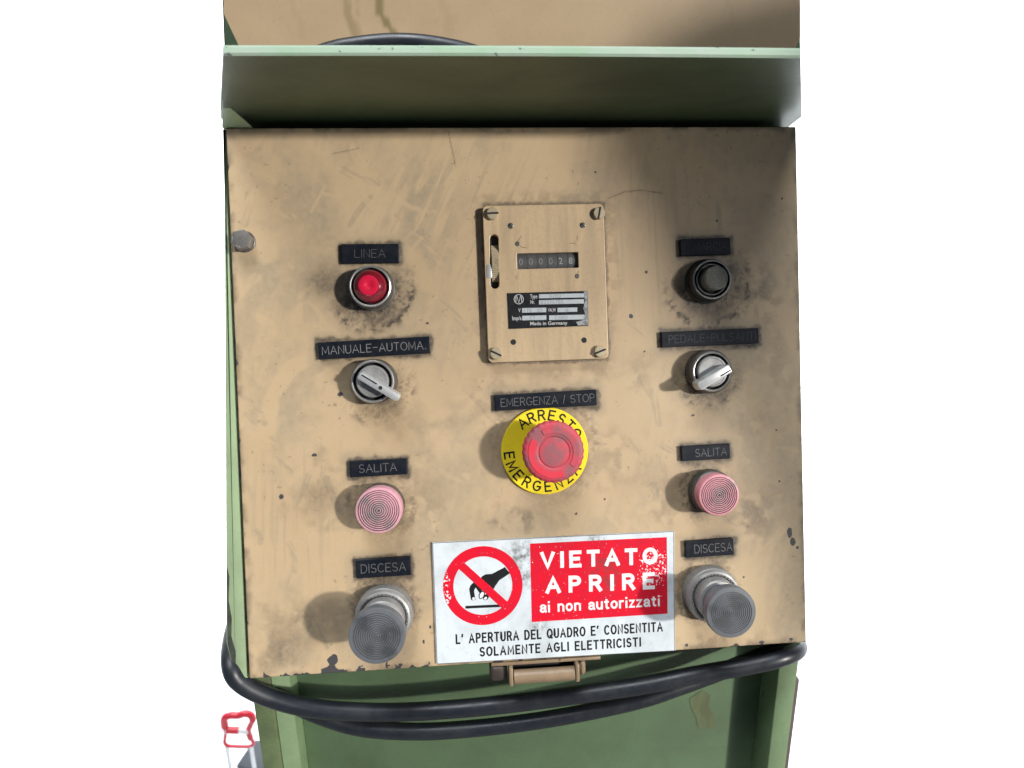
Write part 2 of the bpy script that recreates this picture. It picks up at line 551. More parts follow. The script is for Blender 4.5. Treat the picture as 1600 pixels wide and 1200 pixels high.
# ---- stroke lettering (routed or painted letters), cell height 1
def arc(cx, cz, rx, rz, a0, a1, n=10):
    return [(cx + rx * math.cos(math.radians(a0 + (a1 - a0) * k / n)), cz + rz * math.sin(math.radians(a0 + (a1 - a0) * k / n))) for k in range(n + 1)]
GL = {
    'A': (.78, [[(0, 0), (.39, 1), (.78, 0)], [(.14, .34), (.64, .34)]]),
    'C': (.74, [arc(.40, .5, .40, .5, 48, 312, 16)]),
    'D': (.70, [[(0, 0), (0, 1), (.3, 1)] + arc(.3, .5, .40, .5, 80, -80, 12) + [(.3, 0), (0, 0)]]),
    'E': (.60, [[(.6, 1), (0, 1), (0, 0), (.6, 0)], [(0, .52), (.5, .52)]]),
    'G': (.78, [arc(.40, .5, .40, .5, 48, 330, 16) + [(.78, .45), (.46, .45)]]),
    'I': (.06, [[(.03, 0), (.03, 1)]]),
    'L': (.55, [[(0, 1), (0, 0), (.55, 0)]]),
    'M': (.84, [[(0, 0), (.03, 1), (.42, .2), (.81, 1), (.84, 0)]]),
    'N': (.68, [[(0, 0), (0, 1), (.68, 0), (.68, 1)]]),
    'O': (.80, [arc(.40, .5, .40, .5, 90, 450, 20)]),
    'P': (.60, [[(0, 0), (0, 1), (.34, 1)] + arc(.34, .745, .26, .255, 80, -80, 8) + [(.34, .49), (0, .49)]]),
    'R': (.64, [[(0, 0), (0, 1), (.34, 1)] + arc(.34, .745, .27, .255, 80, -80, 8) + [(.34, .49), (0, .49)], [(.34, .49), (.64, 0)]]),
    'S': (.62, [arc(.31, .74, .29, .26, 35, 265, 10) + arc(.31, .25, .31, .25, 85, -150, 10)]),
    'T': (.66, [[(0, 1), (.66, 1)], [(.33, 1), (.33, 0)]]),
    'U': (.66, [[(0, 1), (0, .33)] + arc(.33, .33, .33, .33, 180, 360, 10) + [(.66, 1)]]),
    'V': (.74, [[(0, 1), (.37, 0), (.74, 1)]]),
    'Z': (.62, [[(0, 1), (.62, 1), (0, 0), (.62, 0)]]),
    '-': (.55, [[(.02, .55), (.53, .55)]]),
    '.': (.08, [[(.02, .02), (.08, .02)]]),
    '/': (.34, [[(.04, -.05), (.30, 1.02)]]),
    'Q': (.80, [arc(.40, .5, .40, .5, 90, 450, 20), [(.50, .26), (.78, -.04)]]),
    "'": (.06, [[(.05, 1), (.0, .76)]]),
    '\u00b4': (.12, [[(.10, 1.02), (.02, .82)]]),
    'a': (.50, [arc(.25, .49, .23, .22, 160, 0) + [(.48, .06), (.53, 0)], [(.48, .41), (.24, .37)] + arc(.21, .19, .20, .19, 90, 300, 8) + [(.48, .17)]]),
    'i': (.06, [[(.03, 0), (.03, .66)], [(.03, 1.0), (.03, 1.03)]]),
    'n': (.50, [[(0, 0), (0, .71)], [(0, .40)] + arc(.25, .45, .25, .26, 160, 0, 8) + [(.5, 0)]]),
    'o': (.56, [arc(.28, .36, .28, .35, 90, 450, 16)]),
    'u': (.50, [[(.5, .71), (.5, 0)], [(0, .71)] + arc(.25, .26, .25, .26, 180, 340, 8) + [(.5, .30)]]),
    't': (.34, [[(.15, .92), (.15, .14), (.22, .01), (.34, .02)], [(0, .70), (.32, .70)]]),
    'r': (.32, [[(0, 0), (0, .71)], [(0, .42)] + arc(.26, .44, .26, .26, 165, 75, 5)]),
    'z': (.44, [[(.02, .70), (.43, .70), (.0, .01), (.44, .01)]]),
    ' ': (.30, []),
}
def stroke_width(s, gap=.24):
    return sum(GL[c][0] + gap for c in s) - gap

def add_strokes(bm, s, place, rad, flat=.35, gap=.24, seg=6):
    """place(u, v) gives the local (x, y, z) of lettering coordinates; letters are 1 high"""
    x = 0.0
    for c in s:
        w, lines = GL[c]
        for ln in lines:
            pts = [Vector(place(x + p[0], p[1])) for p in ln]
            add_tube_flat(bm, pts, rad, flat)
        x += w + gap

def add_tube_flat(bm, pts, rad, flat):
    """a mitred stroke: a low ridge of half-round section along the letter's line"""
    n = len(pts)
    closed = (pts[0] - pts[-1]).length < 1e-4 and n > 3
    if closed:
        pts = pts[:-1]
        n -= 1
    rows = []
    for i in range(n):
        a = pts[(i - 1) % n] if (closed or i > 0) else None
        b = pts[(i + 1) % n] if (closed or i < n - 1) else None
        d1 = (pts[i] - a).normalized() if a is not None else None
        d2 = (b - pts[i]).normalized() if b is not None else None
        if d1 is None:
            d1 = d2
        if d2 is None:
            d2 = d1
        t = (d1 + d2)
        t = t.normalized() if t.length > 1e-5 else d1
        nrm = Vector((-t.z, 0, t.x))
        k = min(1.0 / max(.35, (1 + d1.dot(d2)) / 2) ** .5, 1.7)
        p = pts[i].copy()
        if not closed and i == 0:
            p -= t * rad * .8
        if not closed and i == n - 1:
            p += t * rad * .8
        rows.append([bm.verts.new(p + nrm * rad * k * q + Vector((0, -rad * flat * e, 0))) for q, e in ((-1, -.6), (-.8, .7), (.0, 1), (.8, .7), (1, -.6))])
    for i in range(n if closed else n - 1):
        A, B = rows[i], rows[(i + 1) % n]
        for k in range(4):
            bm.faces.new((A[k], A[k + 1], B[k + 1], B[k]))
    if not closed:
        bm.faces.new(rows[0])
        bm.faces.new(list(reversed(rows[-1])))

# ---- printed lettering from the built-in font
_tcache = {}
def text_geo(s, offset=0.0, spacing=1.0):
    key = (s, offset, spacing)
    if key in _tcache:
        return _tcache[key]
    cu = bpy.data.curves.new('lettering_source', 'FONT')
    cu.body = s
    cu.size = 1.0
    cu.offset = offset
    cu.space_character = spacing
    cu.resolution_u = 4
    o = bpy.data.objects.new('lettering_source', cu)
    COL.objects.link(o)
    bpy.context.view_layer.update()
    dg = bpy.context.evaluated_depsgraph_get()
    me = bpy.data.meshes.new_from_object(o.evaluated_get(dg))
    V = [(v.co.x, v.co.y) for v in me.vertices]
    Fc = [tuple(p.vertices) for p in me.polygons]
    bpy.data.objects.remove(o)
    bpy.data.curves.remove(cu)
    bpy.data.meshes.remove(me)
    _tcache[key] = (V, Fc)
    return V, Fc
CAPV = text_geo('H')[0]
CAPH = max(v[1] for v in CAPV)

def add_text(bm, s, pL, pR, cap, y, thick=.12, offset=0.0, spacing=1.0, mi=0):
    """fit s between baseline points pL and pR (x,z mm), capital height cap (mm), front at y"""
    V, Fc = text_geo(s, offset, spacing)
    x0, x1 = min(v[0] for v in V), max(v[0] for v in V)
    L = math.hypot(pR[0] - pL[0], pR[1] - pL[1])
    ex = ((pR[0] - pL[0]) / L, (pR[1] - pL[1]) / L)
    ez = (-ex[1], ex[0])
    kx, kz = L / (x1 - x0), cap / CAPH
    pos = []
    for a, b in V:
        a, b = (a - x0) * kx, b * kz
        pos.append((pL[0] + ex[0] * a + ez[0] * b, pL[1] + ex[1] * a + ez[1] * b))
    fr = [bm.verts.new((p[0], y, p[1])) for p in pos]
    bk = [bm.verts.new((p[0], y + thick, p[1])) for p in pos]
    ec = {}
    for f in Fc:
        try:
            ff = bm.faces.new([fr[i] for i in f])
            ff.material_index = mi
        except ValueError:
            continue
        for i in range(len(f)):
            e = (f[i], f[(i + 1) % len(f)])
            k = tuple(sorted(e))
            ec.setdefault(k, []).append(e)
    for k, es in ec.items():
        if len(es) == 1:
            a, b = es[0]
            try:
                bm.faces.new((fr[a], fr[b], bk[b], bk[a])).material_index = mi
            except ValueError:
                pass

# ================================================================== SETTING
def structure(name, bm, m):
    o = finish(name, bm, m, smooth=0)
    tag(o, kind='structure')
    return o
bm = bmesh.new(); add_box(bm, -9000, 9000, 260, 4000, -60, 0); structure('floor', bm, M['floor'])
bm = bmesh.new(); add_box(bm, -9000, 9000, -2500, 260, -60, -1); structure('workshop_floor', bm, M['concrete'])
bm = bmesh.new(); add_box(bm, -9000, 9000, 4000, 4150, -60, 6000); structure('wall', bm, M['wall'])

# ================================================================== MACHINE FRAME (green): base, side plate, hood, upper panel
XL, XR = S(352, 600)[0], 0
PL_, PR_ = -154.0, 229.5             # panel left and right edge, mm
PT, PB = 162.8, -198.6               # panel top and bottom
YB = -26.0                           # world y of the base front

mf = bpy.data.objects.new('green_machine', None)
COL.objects.link(mf)
BX = 35.0
mf.location = (BX * .001, .06, 0)
tag(mf, 'green painted machine frame with hood above and pedestal below the tan control panel', 'machine')

def W(x, y, z):                       # world mm -> machine_frame local mm
    return (x - BX, y - 60.0, z)
def PW(x, h, z):                      # panel-frame mm -> machine_frame local mm
    v = PF @ (Vector((x, -h, z)) * .001)
    return W(v.x * 1000, v.y * 1000, v.z * 1000)

def prism(bm, quad_front, quad_back, mi=0, bev=0.0):
    a = [bm.verts.new(p) for p in quad_front]
    b = [bm.verts.new(p) for p in quad_back]
    n = len(a)
    fs = [bm.faces.new(a), bm.faces.new(list(reversed(b)))]
    for i in range(n):
        fs.append(bm.faces.new((a[i], b[i], b[(i + 1) % n], a[(i + 1) % n])))
    for f in fs:
        f.material_index = mi
    if bev:
        es = list({e for v in a + b for e in v.link_edges})
        bmesh.ops.bevel(bm, geom=es, offset=bev, segments=2, profile=.5, affect='EDGES')

# pedestal --------------------------------------------------------
zb_top = (PF @ Vector((0, 0, (PB + 9) * .001))).z * 1000
zlow = 0.0
def col(px_top, px_low, Y):           # x positions of an upright line seen at the two picture points
    (x0, z0), (x1, z1) = SW(*px_top, Y), SW(*px_low, Y)
    return (x0 + x1) / 2
xl0 = col((397, 1101), (410, 1200), YB)
xl1 = col((432, 1115), (438, 1200), YB)
xl2 = col((462, 1127), (471, 1200), YB + 8)
xr2 = col((1163, 1058), (1153, 1200), YB + 22)
xr1 = col((1214, 1049), (1202, 1200), YB)
xr0 = col((1248, 1035), (1228, 1200), YB)
def upright(name, xs, m, bev=.8):
    """xs: outline in plan (x, y) counter-clockwise"""
    bm = bmesh.new()
    prism(bm, [W(x, y, zlow) for x, y in xs], [W(x, y, zb_top) for x, y in xs], bev=bev)
    return finish(name, bm, m, mf, smooth=30)
YBK = YB + 165
upright('corner_post', [(xl0, YB), (xl1, YB), (xl1, YB + 30), (xl0, YB + 30)], M['green_post'], 1.2)
upright('post_return', [(xl1 + .4, YB + 1.5), (xl2, YB + 8), (xl2, YB + 30), (xl1 + .4, YB + 30)], M['green_light'], .5)  # paler green stands for light on this angled face
upright('front_panel', [(xl2 + .3, YB + 22), (xr1 - .3, YB + 22), (xr1 - .3, YB + 26), (xl2 + .3, YB + 26)], M['green'], .2)
upright('corner_post', [(xr1, YB), (xr0, YB), (xr0, YB + 30), (xr1, YB + 30)], M['green_light'], 1.4)
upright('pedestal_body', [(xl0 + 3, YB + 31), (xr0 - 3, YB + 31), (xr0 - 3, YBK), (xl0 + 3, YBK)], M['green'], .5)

# worn brush mark on the pedestal front
bm = bmesh.new()
bp_ = [SW(x, y, YB + 21.7) for x, y in ((1077, 1092), (1098, 1078), (1110, 1086), (1107, 1104), (1118, 1122), (1121, 1132), (1114, 1138), (1091, 1137), (1087, 1120), (1080, 1108))]
add_poly(bm, [(p[0] - BX, p[1]) for p in bp_], YB + 21.75 - 60, YB + 21.99 - 60)
M['brush'] = paint('brush_mark', (.105, .115, .055), (.135, .185, .092), 1.0, .5, scale=120, stretch=(1, 1, .3))
finish('paint_smear', bm, M['brush'], mf, smooth=0)

# brown rear leg just visible past the right post
bm = bmesh.new()
xb0, xb1 = xr0 - 2.6, SW(1248, 1075, 30)[0]
zbr = SW(1240, 1062, 30)[1]
add_box(bm, xb0 - BX, xb1 - BX, 30 - 60, 60 - 60, 0, zbr, 1.0)
finish('rear_leg', bm, M['brown'], mf)

# side plate to the left of the panel ------------------------------
bm = bmesh.new()
sx0 = S(353, 1000, -3)[0]
sx1 = PL_ - 2.0
pts = [(S(349.5, 200, -3)[0], PT + .9), (sx1, PT + .9), (sx1, PB - 1.0), (sx0 + 4.5, PB - 1.0), (sx0, PB + 24)]
prism(bm, [PW(x, -3, z) for x, z in pts], [PW(x + (10 if x < sx0 + 9 else 0) * 0, -40, z) for x, z in pts], bev=.9)
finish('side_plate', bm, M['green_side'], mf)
# dark worn strip on its left lower edge
bm = bmesh.new()
wp = [(sx0 + .4, PB + 75), (sx0 + 2.0, PB + 68), (sx0 + 1.4, PB + 52), (sx0 + 3.4, PB + 40), (sx0 + 3.0, PB + 28), (sx0 + 5.6, PB + 18), (sx0 + 5.2, PB + 8), (sx0 + 7.6, PB + 5), (sx0 + 6.4, PB + .8), (sx0 + 4.8, PB + .4), (sx0 + .6, PB + 24)]
xt_ = S(349.5, 200, -3)[0]
wp = [(x + .4 + max(0, (z - PB - 24) / (PT - 2 - PB - 24)) * (xt_ - sx0), z) for x, z in wp]
prism(bm, [PW(x, -2.75, z) for x, z in wp], [PW(x, -2.98, z) for x, z in wp])
M['wear'] = paint('bare_worn_metal', (.030, .032, .028), (.09, .11, .07), .6, .55, scale=130)
finish('worn_patch', bm, M['wear'], mf, smooth=0)

# hood --------------------------------------------------------------
zr = PT + 6.5                         # underside at the root
hf = 90.0                             # how far it stands out
fl, fr_ = S(349, 86, hf), S(1251, 90, hf)
ul, ur = S(349, 69, hf), S(1251, 73.5, hf)
rl, rr_ = S(345, 197)[0], S(1253, 197)[0]
zf = fl[1]
bm = bmesh.new()
nseg = 40
def hood_pt(t, h, top):
    a = rl + (rr_ - rl) * t
    b = fl[0] + (fr_[0] - fl[0]) * t
    k = max(0, h / hf)
    x = a + (b - a) * k
    zlo = zr + ((fl[1] + (fr_[1] - fl[1]) * t) - zr) * max(0, h / hf)
    th = (ul[1] + (ur[1] - ul[1]) * t) - (fl[1] + (fr_[1] - fl[1]) * t)
    sag = .5 * math.sin(math.pi * t)
    return PW(x, h, zlo + sag * max(0, h / hf) + (th if top else 0))
prof = [(-30, 0), (0, 0), (30, 0), (60, 0), (hf - .9, 0), (hf, .22), (hf, .72), (hf - 1.2, 1), (60, 1), (0, 1), (-30, 1)]
rows = []
for i in range(nseg + 1):
    t = i / nseg
    row = []
    for h, s_ in prof:
        lo, hi = Vector(hood_pt(t, h, False)), Vector(hood_pt(t, h, True))
        row.append(bm.verts.new(lo.lerp(hi, s_)))
    rows.append(row)
for i in range(nseg):
    for k in range(len(prof)):
        k2 = (k + 1) % len(prof)
        f = bm.faces.new((rows[i][k], rows[i][k2], rows[i + 1][k2], rows[i + 1][k]))
        f.material_index = 1 if k in (4, 5, 6) else 0
bm.faces.new(rows[0]); bm.faces.new(list(reversed(rows[-1])))
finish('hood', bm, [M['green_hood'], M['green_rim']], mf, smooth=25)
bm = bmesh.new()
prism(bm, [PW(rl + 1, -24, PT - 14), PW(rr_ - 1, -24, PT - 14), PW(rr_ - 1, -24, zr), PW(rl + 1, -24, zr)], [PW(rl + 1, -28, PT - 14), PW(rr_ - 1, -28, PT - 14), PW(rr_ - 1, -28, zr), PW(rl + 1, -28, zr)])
finish('recess_strip', bm, M['hood_recess'], mf, smooth=0)  # dark strip closing the gap, standing for shade under the hood
# small corner gusset under the hood at the left; its pale colour stands for sunlight
bm = bmesh.new()
gx0, gx1 = S(347, 197, 0)[0], S(394, 197, 0)[0]
gxf = S(350, 172, 22)[0]
prism(bm, [PW(gxf, 22, zr - .2), PW(gx0, .5, PT + .4), PW(gx1, .5, PT + .4)], [PW(gxf, 20, zr + .8), PW(gx0, -3, PT + .4), PW(gx1, -3, PT + .4)])
finish('gusset', bm, M['green_side'], mf, smooth=0)
# back plate behind the upper panel
bm = bmesh.new()
b0, b1 = S(349, 60, -62)[0], S(1251, 60, -62)[0]
zt2 = S(800, -120, -62)[1]
prism(bm, [PW(b0, -62, PT + 40), PW(b1, -62, PT + 40), PW(b1, -62, zt2), PW(b0, -62, zt2)], [PW(b0, -150, PT + 40), PW(b1, -150, PT + 40), PW(b1, -150, zt2), PW(b0, -150, zt2)], bev=1)
finish('back_plate', bm, M['green'], mf)
# tan upper panel with drip stains: dense sheet with a turned rim
HU = -40
def upper_edge(py):
    h = HU + .13 * (112 - py)          # the face leans forward towards its top
    return S(max(349.5, 370 + .465 * (py - 65)), py, h), S(min(1250.5, 1243 - .467 * (py - 75)), py, h), h
n_x, n_z = 150, 60
bm = bmesh.new()
lay = bm.loops.layers.float_color.new('soil') if False else None
grid = []
soil_u = []
for j in range(n_z + 1):
    py = 112 - 190 * j / n_z
    (xa, za), (xb, zb_), hu = upper_edge(py)
    row = []
    for i in range(n_x + 1):
        t = i / n_x
        x, z = xa + (xb - xa) * t, za + (zb_ - za) * t
        px = 370 + (1243 - 370) * t
        s1 = 0.0
        for (c0, w0, k0, y_end) in ((545, 6.5, .55, 70), (600, 6.5, .95, 80), (560, 3, .3, 60), (470, 5, .12, 60), (1130, 5, .15, 40), (690, 9, .12, 70)):
            cc = c0 + (4 * math.sin(py * .09 + c0) if c0 != 545 else 2 * math.sin(py * .05)) - (max(0, 22 - py) * .25 if c0 == 600 else 0)
            d = abs(px - cc)
            s1 = max(s1, k0 * max(0, min(1, (w0 - d) / 2.0)) * (1 if py < y_end else 0))
        soil_u.append(s1)
        row.append(bm.verts.new(PW(x, hu, z)))
    grid.append(row)
for j in range(n_z):
    for i in range(n_x):
        bm.faces.new((grid[j][i], grid[j][i + 1], grid[j + 1][i + 1], grid[j + 1][i]))
def PWb(v):                           # push a vertex straight back into the machine
    off = (RT.to_3x3() @ Vector((0, 14, 0)))
    return Vector(v.co) + off
ring = grid[0] + [r[-1] for r in grid[1:]] + list(reversed(grid[-1][:-1])) + [r[0] for r in reversed(grid[1:-1])]
bk = [bm.verts.new(PWb(v)) for v in ring]
for i in range(len(ring)):
    k = (i + 1) % len(ring)
    bm.faces.new((ring[i], bk[i], bk[k], ring[k]))
nb = len(bk)
uo = finish('upper_panel', bm, M['upper'], mf, smooth=30)
at_ = uo.data.attributes.new('soil', 'FLOAT_COLOR', 'POINT')
buf = np.zeros((len(uo.data.vertices), 4), dtype=np.float32)
buf[:len(soil_u), 0] = soil_u
at_.data.foreach_set('color', buf.ravel())

# ================================================================== CONTROL PANEL
CX, CZ = 37.0, PB
cp = panel_thing('control_panel', CX, CZ)
tag(cp, 'soiled tan control panel with push buttons, selector switches, counter and black name plates', 'control panel')
def L(px, py, h=0.0):
    x, z = S(px, py, h)
    return x - CX, z - CZ

# ---- soil map, some button shadows included ---------------------------------------------------
rng = np.random.default_rng(11)
def vnoise(X, Z, cell, seed):
    g = np.random.default_rng(seed).random((96, 96))
    x, z = X / cell + 37.3, Z / cell + 21.7
    xi, zi = np.floor(x).astype(int), np.floor(z).astype(int)
    fx, fz = x - xi, z - zi
    fx, fz = fx * fx * (3 - 2 * fx), fz * fz * (3 - 2 * fz)
    xi, zi, xj, zj = xi % 96, zi % 96, (xi + 1) % 96, (zi + 1) % 96
    return (g[zi, xi] * (1 - fx) + g[zi, xj] * fx) * (1 - fz) + (g[zj, xi] * (1 - fx) + g[zj, xj] * fx) * fz
def fbm(X, Z, cell, octv=5, seed=0, gain=.55):
    a, t, s_ = 1.0, 0.0, 0.0
    for i in range(octv):
        s_ = s_ + a * vnoise(X, Z, cell / 2 ** i, seed + i)
        t += a
        a *= gain
    return s_ / t
def sm(a, b, x):
    t = np.clip((x - a) / (b - a), 0, 1)
    return t * t * (3 - 2 * t)

NX, NZ = 560, 528
ins = .7
xs = np.linspace(PL_ + ins, PR_ - ins, NX)
zs = np.linspace(PB + ins, PT - ins, NZ)
X, Z = np.meshgrid(xs, zs)
def at(px, py):
    return S(px, py)
def rot_noise(ang, cu, cv, seed, octv=4):
    a = math.radians(ang)
    U = X * math.cos(a) + Z * math.sin(a)
    V = -X * math.sin(a) + Z * math.cos(a)
    return fbm(U / cu, V / cv, 1.0, octv, seed)
wob = (fbm(X, Z, 14, 4, 90) - .5) * 2
wob2 = (fbm(X, Z, 5, 4, 95) - .5) * 2
def blob(px, py, rx, ry, soft=.6, w=.5):
    x, z = at(px, py)
    d = np.hypot((X - x) / (rx / PXMM), (Z - z) / (ry / PXMM)) + w * wob + .2 * wob2
    return 1 - sm(1 - soft, 1 + soft * .3, d)
def seg_d(p, q):
    (x0, z0), (x1, z1) = p, q
    dx, dz = x1 - x0, z1 - z0
    t = np.clip(((X - x0) * dx + (Z - z0) * dz) / (dx * dx + dz * dz), 0, 1)
    return np.hypot(X - x0 - t * dx, Z - z0 - t * dz)
def path_d(pts):
    q = [at(*p) for p in pts]
    d = seg_d(q[0], q[1])
    for a, b in zip(q[1:-1], q[2:]):
        d = np.minimum(d, seg_d(a, b))
    return d

Rr = np.zeros_like(X); Gg = np.zeros_like(X); Bb = np.zeros_like(X)
# cloudy olive grime, wiped unevenly
cl = fbm(X, Z, 48, 6, 3)
Rr = np.maximum(Rr, .6 * sm(.44, .72, cl + .05 * wob2 + .25 * (rot_noise(75, 40, 4, 5, 4) - .5)))
Rr = np.maximum(Rr, .75 * blob(500, 330, 130, 150, .8, .5) * sm(.30, .62, fbm(X, Z, 30, 5, 14)))
Rr = np.maximum(Rr, .85 * blob(660, 330, 80, 120, .8, .4) * sm(.30, .6, rot_noise(62, 22, 5, 21)))
Rr = np.maximum(Rr, .7 * blob(440, 620, 60, 130, .7, .5) * sm(.35, .6, fbm(X, Z, 22, 5, 24)))
Rr = np.maximum(Rr, .8 * blob(400, 420, 50, 70, .8, .6))
Rr = np.maximum(Rr, .6 * blob(700, 720, 90, 90, .8, .6) * sm(.4, .65, fbm(X, Z, 18, 5, 28)))
Rr = np.maximum(Rr, .6 * blob(1180, 720, 90, 110, .8, .6) * sm(.35, .6, fbm(X, Z, 20, 5, 32)))
Rr = np.maximum(Rr, .5 * blob(1190, 360, 110, 150, .8, .6) * sm(.35, .6, fbm(X, Z, 20, 5, 36)))
# brushed streaks sweeping down the upper middle
st = rot_noise(66, 60, 2.2, 41, 3)
Rr = np.maximum(Rr, .62 * blob(700, 320, 160, 160, .9, .3) * sm(.52, .68, st))
st2 = rot_noise(92, 70, 1.8, 45, 3)
Rr = np.maximum(Rr, .45 * blob(1010, 330, 110, 220, .9, .3) * sm(.54, .7, st2))
Rr = np.maximum(Rr, .35 * sm(.56, .72, rot_noise(88, 45, 1.6, 47, 3)) * blob(450, 820, 130, 260, .9, .4))
# wiped clean bands
def clean(pts, w, k=.85):
    global Rr
    d = path_d(pts) + wob * 1.6
    Rr = Rr * (1 - k * (1 - sm(w * .55, w, d)))
clean([(500, 552), (455, 575), (425, 620), (412, 690)], 7, 1.0)
Rr = np.maximum(Rr, .55 * (1 - sm(2.5, 4.5, path_d([(500, 572), (468, 592), (450, 625), (444, 670)]) + wob * 1.2)))
clean([(395, 370), (415, 390)], 11)
clean([(615, 405), (640, 400), (665, 440)], 8)
clean([(470, 480), (462, 500)], 5)
clean([(560, 285), (580, 300)], 12, .7)
clean([(735, 450), (735, 560)], 8, .6)
clean([(400, 900), (430, 980)], 14, .6)
# many short strokes of a cloth or a hand, some taking grime off and some smearing it on
rs = random.Random(5)
for i in range(150):
    px, py = rs.choice(((rs.uniform(360, 740), rs.uniform(215, 480)), (rs.uniform(370, 560), rs.uniform(480, 1030)), (rs.uniform(620, 1060), rs.uniform(580, 830)), (rs.uniform(960, 1245), rs.uniform(215, 1000))))
    a = math.radians(rs.gauss(-62, 28)) if rs.random() < .7 else math.radians(rs.uniform(0, 180))
    ln, cv_ = rs.uniform(14, 70), rs.uniform(-.5, .5)
    pts = []
    for k in range(5):
        t = k / 4
        pts.append((px + ln * t * math.cos(a + cv_ * t), py - ln * t * math.sin(a + cv_ * t)))
    w = rs.uniform(.8, 4.2)
    d = path_d(pts) + wob2 * .5
    m_ = (1 - sm(w * .55, w, d)) * sm(.30, .55, rot_noise(-math.degrees(a) * 0 + math.degrees(a), 30, 1.4, 300 + i % 12, 3))
    if rs.random() < .55:
        Rr = Rr * (1 - .75 * m_)
    else:
        Rr = np.maximum(Rr, rs.uniform(.35, .8) * m_)
Gg = np.maximum(Gg, .62 * blob(508, 442, 44, 30, 1.0, .3)); Gg = np.maximum(Gg, .40 * blob(500, 775, 44, 42, 1.0, .5)); Gg = np.maximum(Gg, .3 * blob(530, 575, 30, 24, 1.0, .4))  # soft button shadows painted left of LINEA, SALITA and MANUALE
Rr = np.clip(Rr * (.8 + .5 * (fbm(X, Z, 3.0, 3, 401) - .5) * 2 * .8), 0, 1)
# soot round the controls: (px, py, inner, outer, strength, angle of the heavy side, spread)
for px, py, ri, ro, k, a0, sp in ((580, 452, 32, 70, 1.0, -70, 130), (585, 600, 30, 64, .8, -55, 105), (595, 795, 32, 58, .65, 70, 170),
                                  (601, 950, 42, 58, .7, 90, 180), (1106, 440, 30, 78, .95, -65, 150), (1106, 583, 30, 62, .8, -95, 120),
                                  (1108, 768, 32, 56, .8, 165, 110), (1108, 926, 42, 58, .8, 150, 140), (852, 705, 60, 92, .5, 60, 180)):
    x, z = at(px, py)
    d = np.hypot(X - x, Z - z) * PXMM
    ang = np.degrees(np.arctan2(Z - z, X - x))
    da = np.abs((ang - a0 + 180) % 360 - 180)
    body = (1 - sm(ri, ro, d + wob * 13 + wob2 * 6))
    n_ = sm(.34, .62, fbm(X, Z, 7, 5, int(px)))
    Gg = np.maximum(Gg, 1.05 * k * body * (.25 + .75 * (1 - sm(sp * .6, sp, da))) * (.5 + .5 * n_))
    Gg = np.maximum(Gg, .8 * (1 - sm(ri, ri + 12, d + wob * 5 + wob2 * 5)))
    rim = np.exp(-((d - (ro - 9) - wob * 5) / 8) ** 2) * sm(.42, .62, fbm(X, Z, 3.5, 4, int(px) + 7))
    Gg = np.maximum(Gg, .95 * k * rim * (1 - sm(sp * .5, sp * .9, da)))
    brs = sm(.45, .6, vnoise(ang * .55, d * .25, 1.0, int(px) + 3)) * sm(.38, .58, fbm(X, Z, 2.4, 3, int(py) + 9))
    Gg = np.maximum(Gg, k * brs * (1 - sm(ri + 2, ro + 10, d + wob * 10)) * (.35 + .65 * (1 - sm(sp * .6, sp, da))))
# grime along the name plates
LABELS = [('LINEA', 578.5, 396, 87, 29), ('MANUALE-AUTOMA.', 585, 543.5, 170, 26), ('SALITA', 591.5, 731, 88, 25), ('DISCESA', 599, 887, 84, 29),
          ('MARCIA', 1102.5, 385.5, 82, 27), ('PEDALE-PULSANTI', 1110, 527.5, 160, 25), ('SALITA', 1103, 707, 80, 24), ('DISCESA', 1109, 856.5, 80, 27),
          ('EMERGENZA / STOP', 853, 625.5, 162, 25)]
def rect_d(px, py, w, h):
    x, z = at(px, py)
    qx, qz = np.abs(X - x) - w / 2 / PXMM, np.abs(Z - z) - h / 2 / PXMM
    return np.hypot(np.maximum(qx, 0), np.maximum(qz, 0)) + np.minimum(np.maximum(qx, qz), 0)
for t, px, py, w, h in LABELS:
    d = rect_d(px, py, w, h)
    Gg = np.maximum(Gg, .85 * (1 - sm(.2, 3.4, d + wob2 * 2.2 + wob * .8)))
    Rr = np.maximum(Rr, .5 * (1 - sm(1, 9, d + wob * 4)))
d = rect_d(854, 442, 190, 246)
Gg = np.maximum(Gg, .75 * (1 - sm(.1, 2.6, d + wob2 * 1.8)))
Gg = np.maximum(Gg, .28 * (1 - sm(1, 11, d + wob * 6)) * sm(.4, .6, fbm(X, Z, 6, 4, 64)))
d = rect_d(865, 934, 377, 188)
Gg = np.maximum(Gg, .35 * (1 - sm(.1, 2.5, d + wob2 * 2)) * sm(.4, .6, fbm(X, Z, 12, 4, 66)))
# smudges, and button shadows painted left of LINEA, MANUALE and SALITA
for px, py, rx, ry, k in ((500, 770, 48, 60, .48), (500, 440, 40, 34, .35), (470, 980, 90, 50, .35), (880, 580, 120, 22, .3), (760, 640, 40, 70, .26), (960, 720, 60, 50, .3), (1040, 790, 50, 60, .3),
                          (1180, 800, 46, 60, .45), (1160, 470, 60, 70, .5), (1215, 560, 40, 60, .3), (660, 770, 60, 60, .25), (800, 810, 60, 22, .5), (1180, 660, 60, 40, .2), (990, 580, 30, 40, .25),
                          (530, 570, 26, 24, .35), (430, 1010, 60, 40, .5), (1130, 1000, 80, 20, .35), (640, 660, 80, 40, .2)):
    Gg = np.maximum(Gg, k * blob(px, py, rx, ry, .85, .6) * sm(.38, .62, fbm(X, Z, 9, 5, int(px + py))))
# loose specks
sp_ = fbm(X, Z, 2.2, 2, 131)
Gg = np.maximum(Gg, .45 * sm(.83, .88, sp_) * sm(.45, .6, fbm(X, Z, 40, 3, 133)))
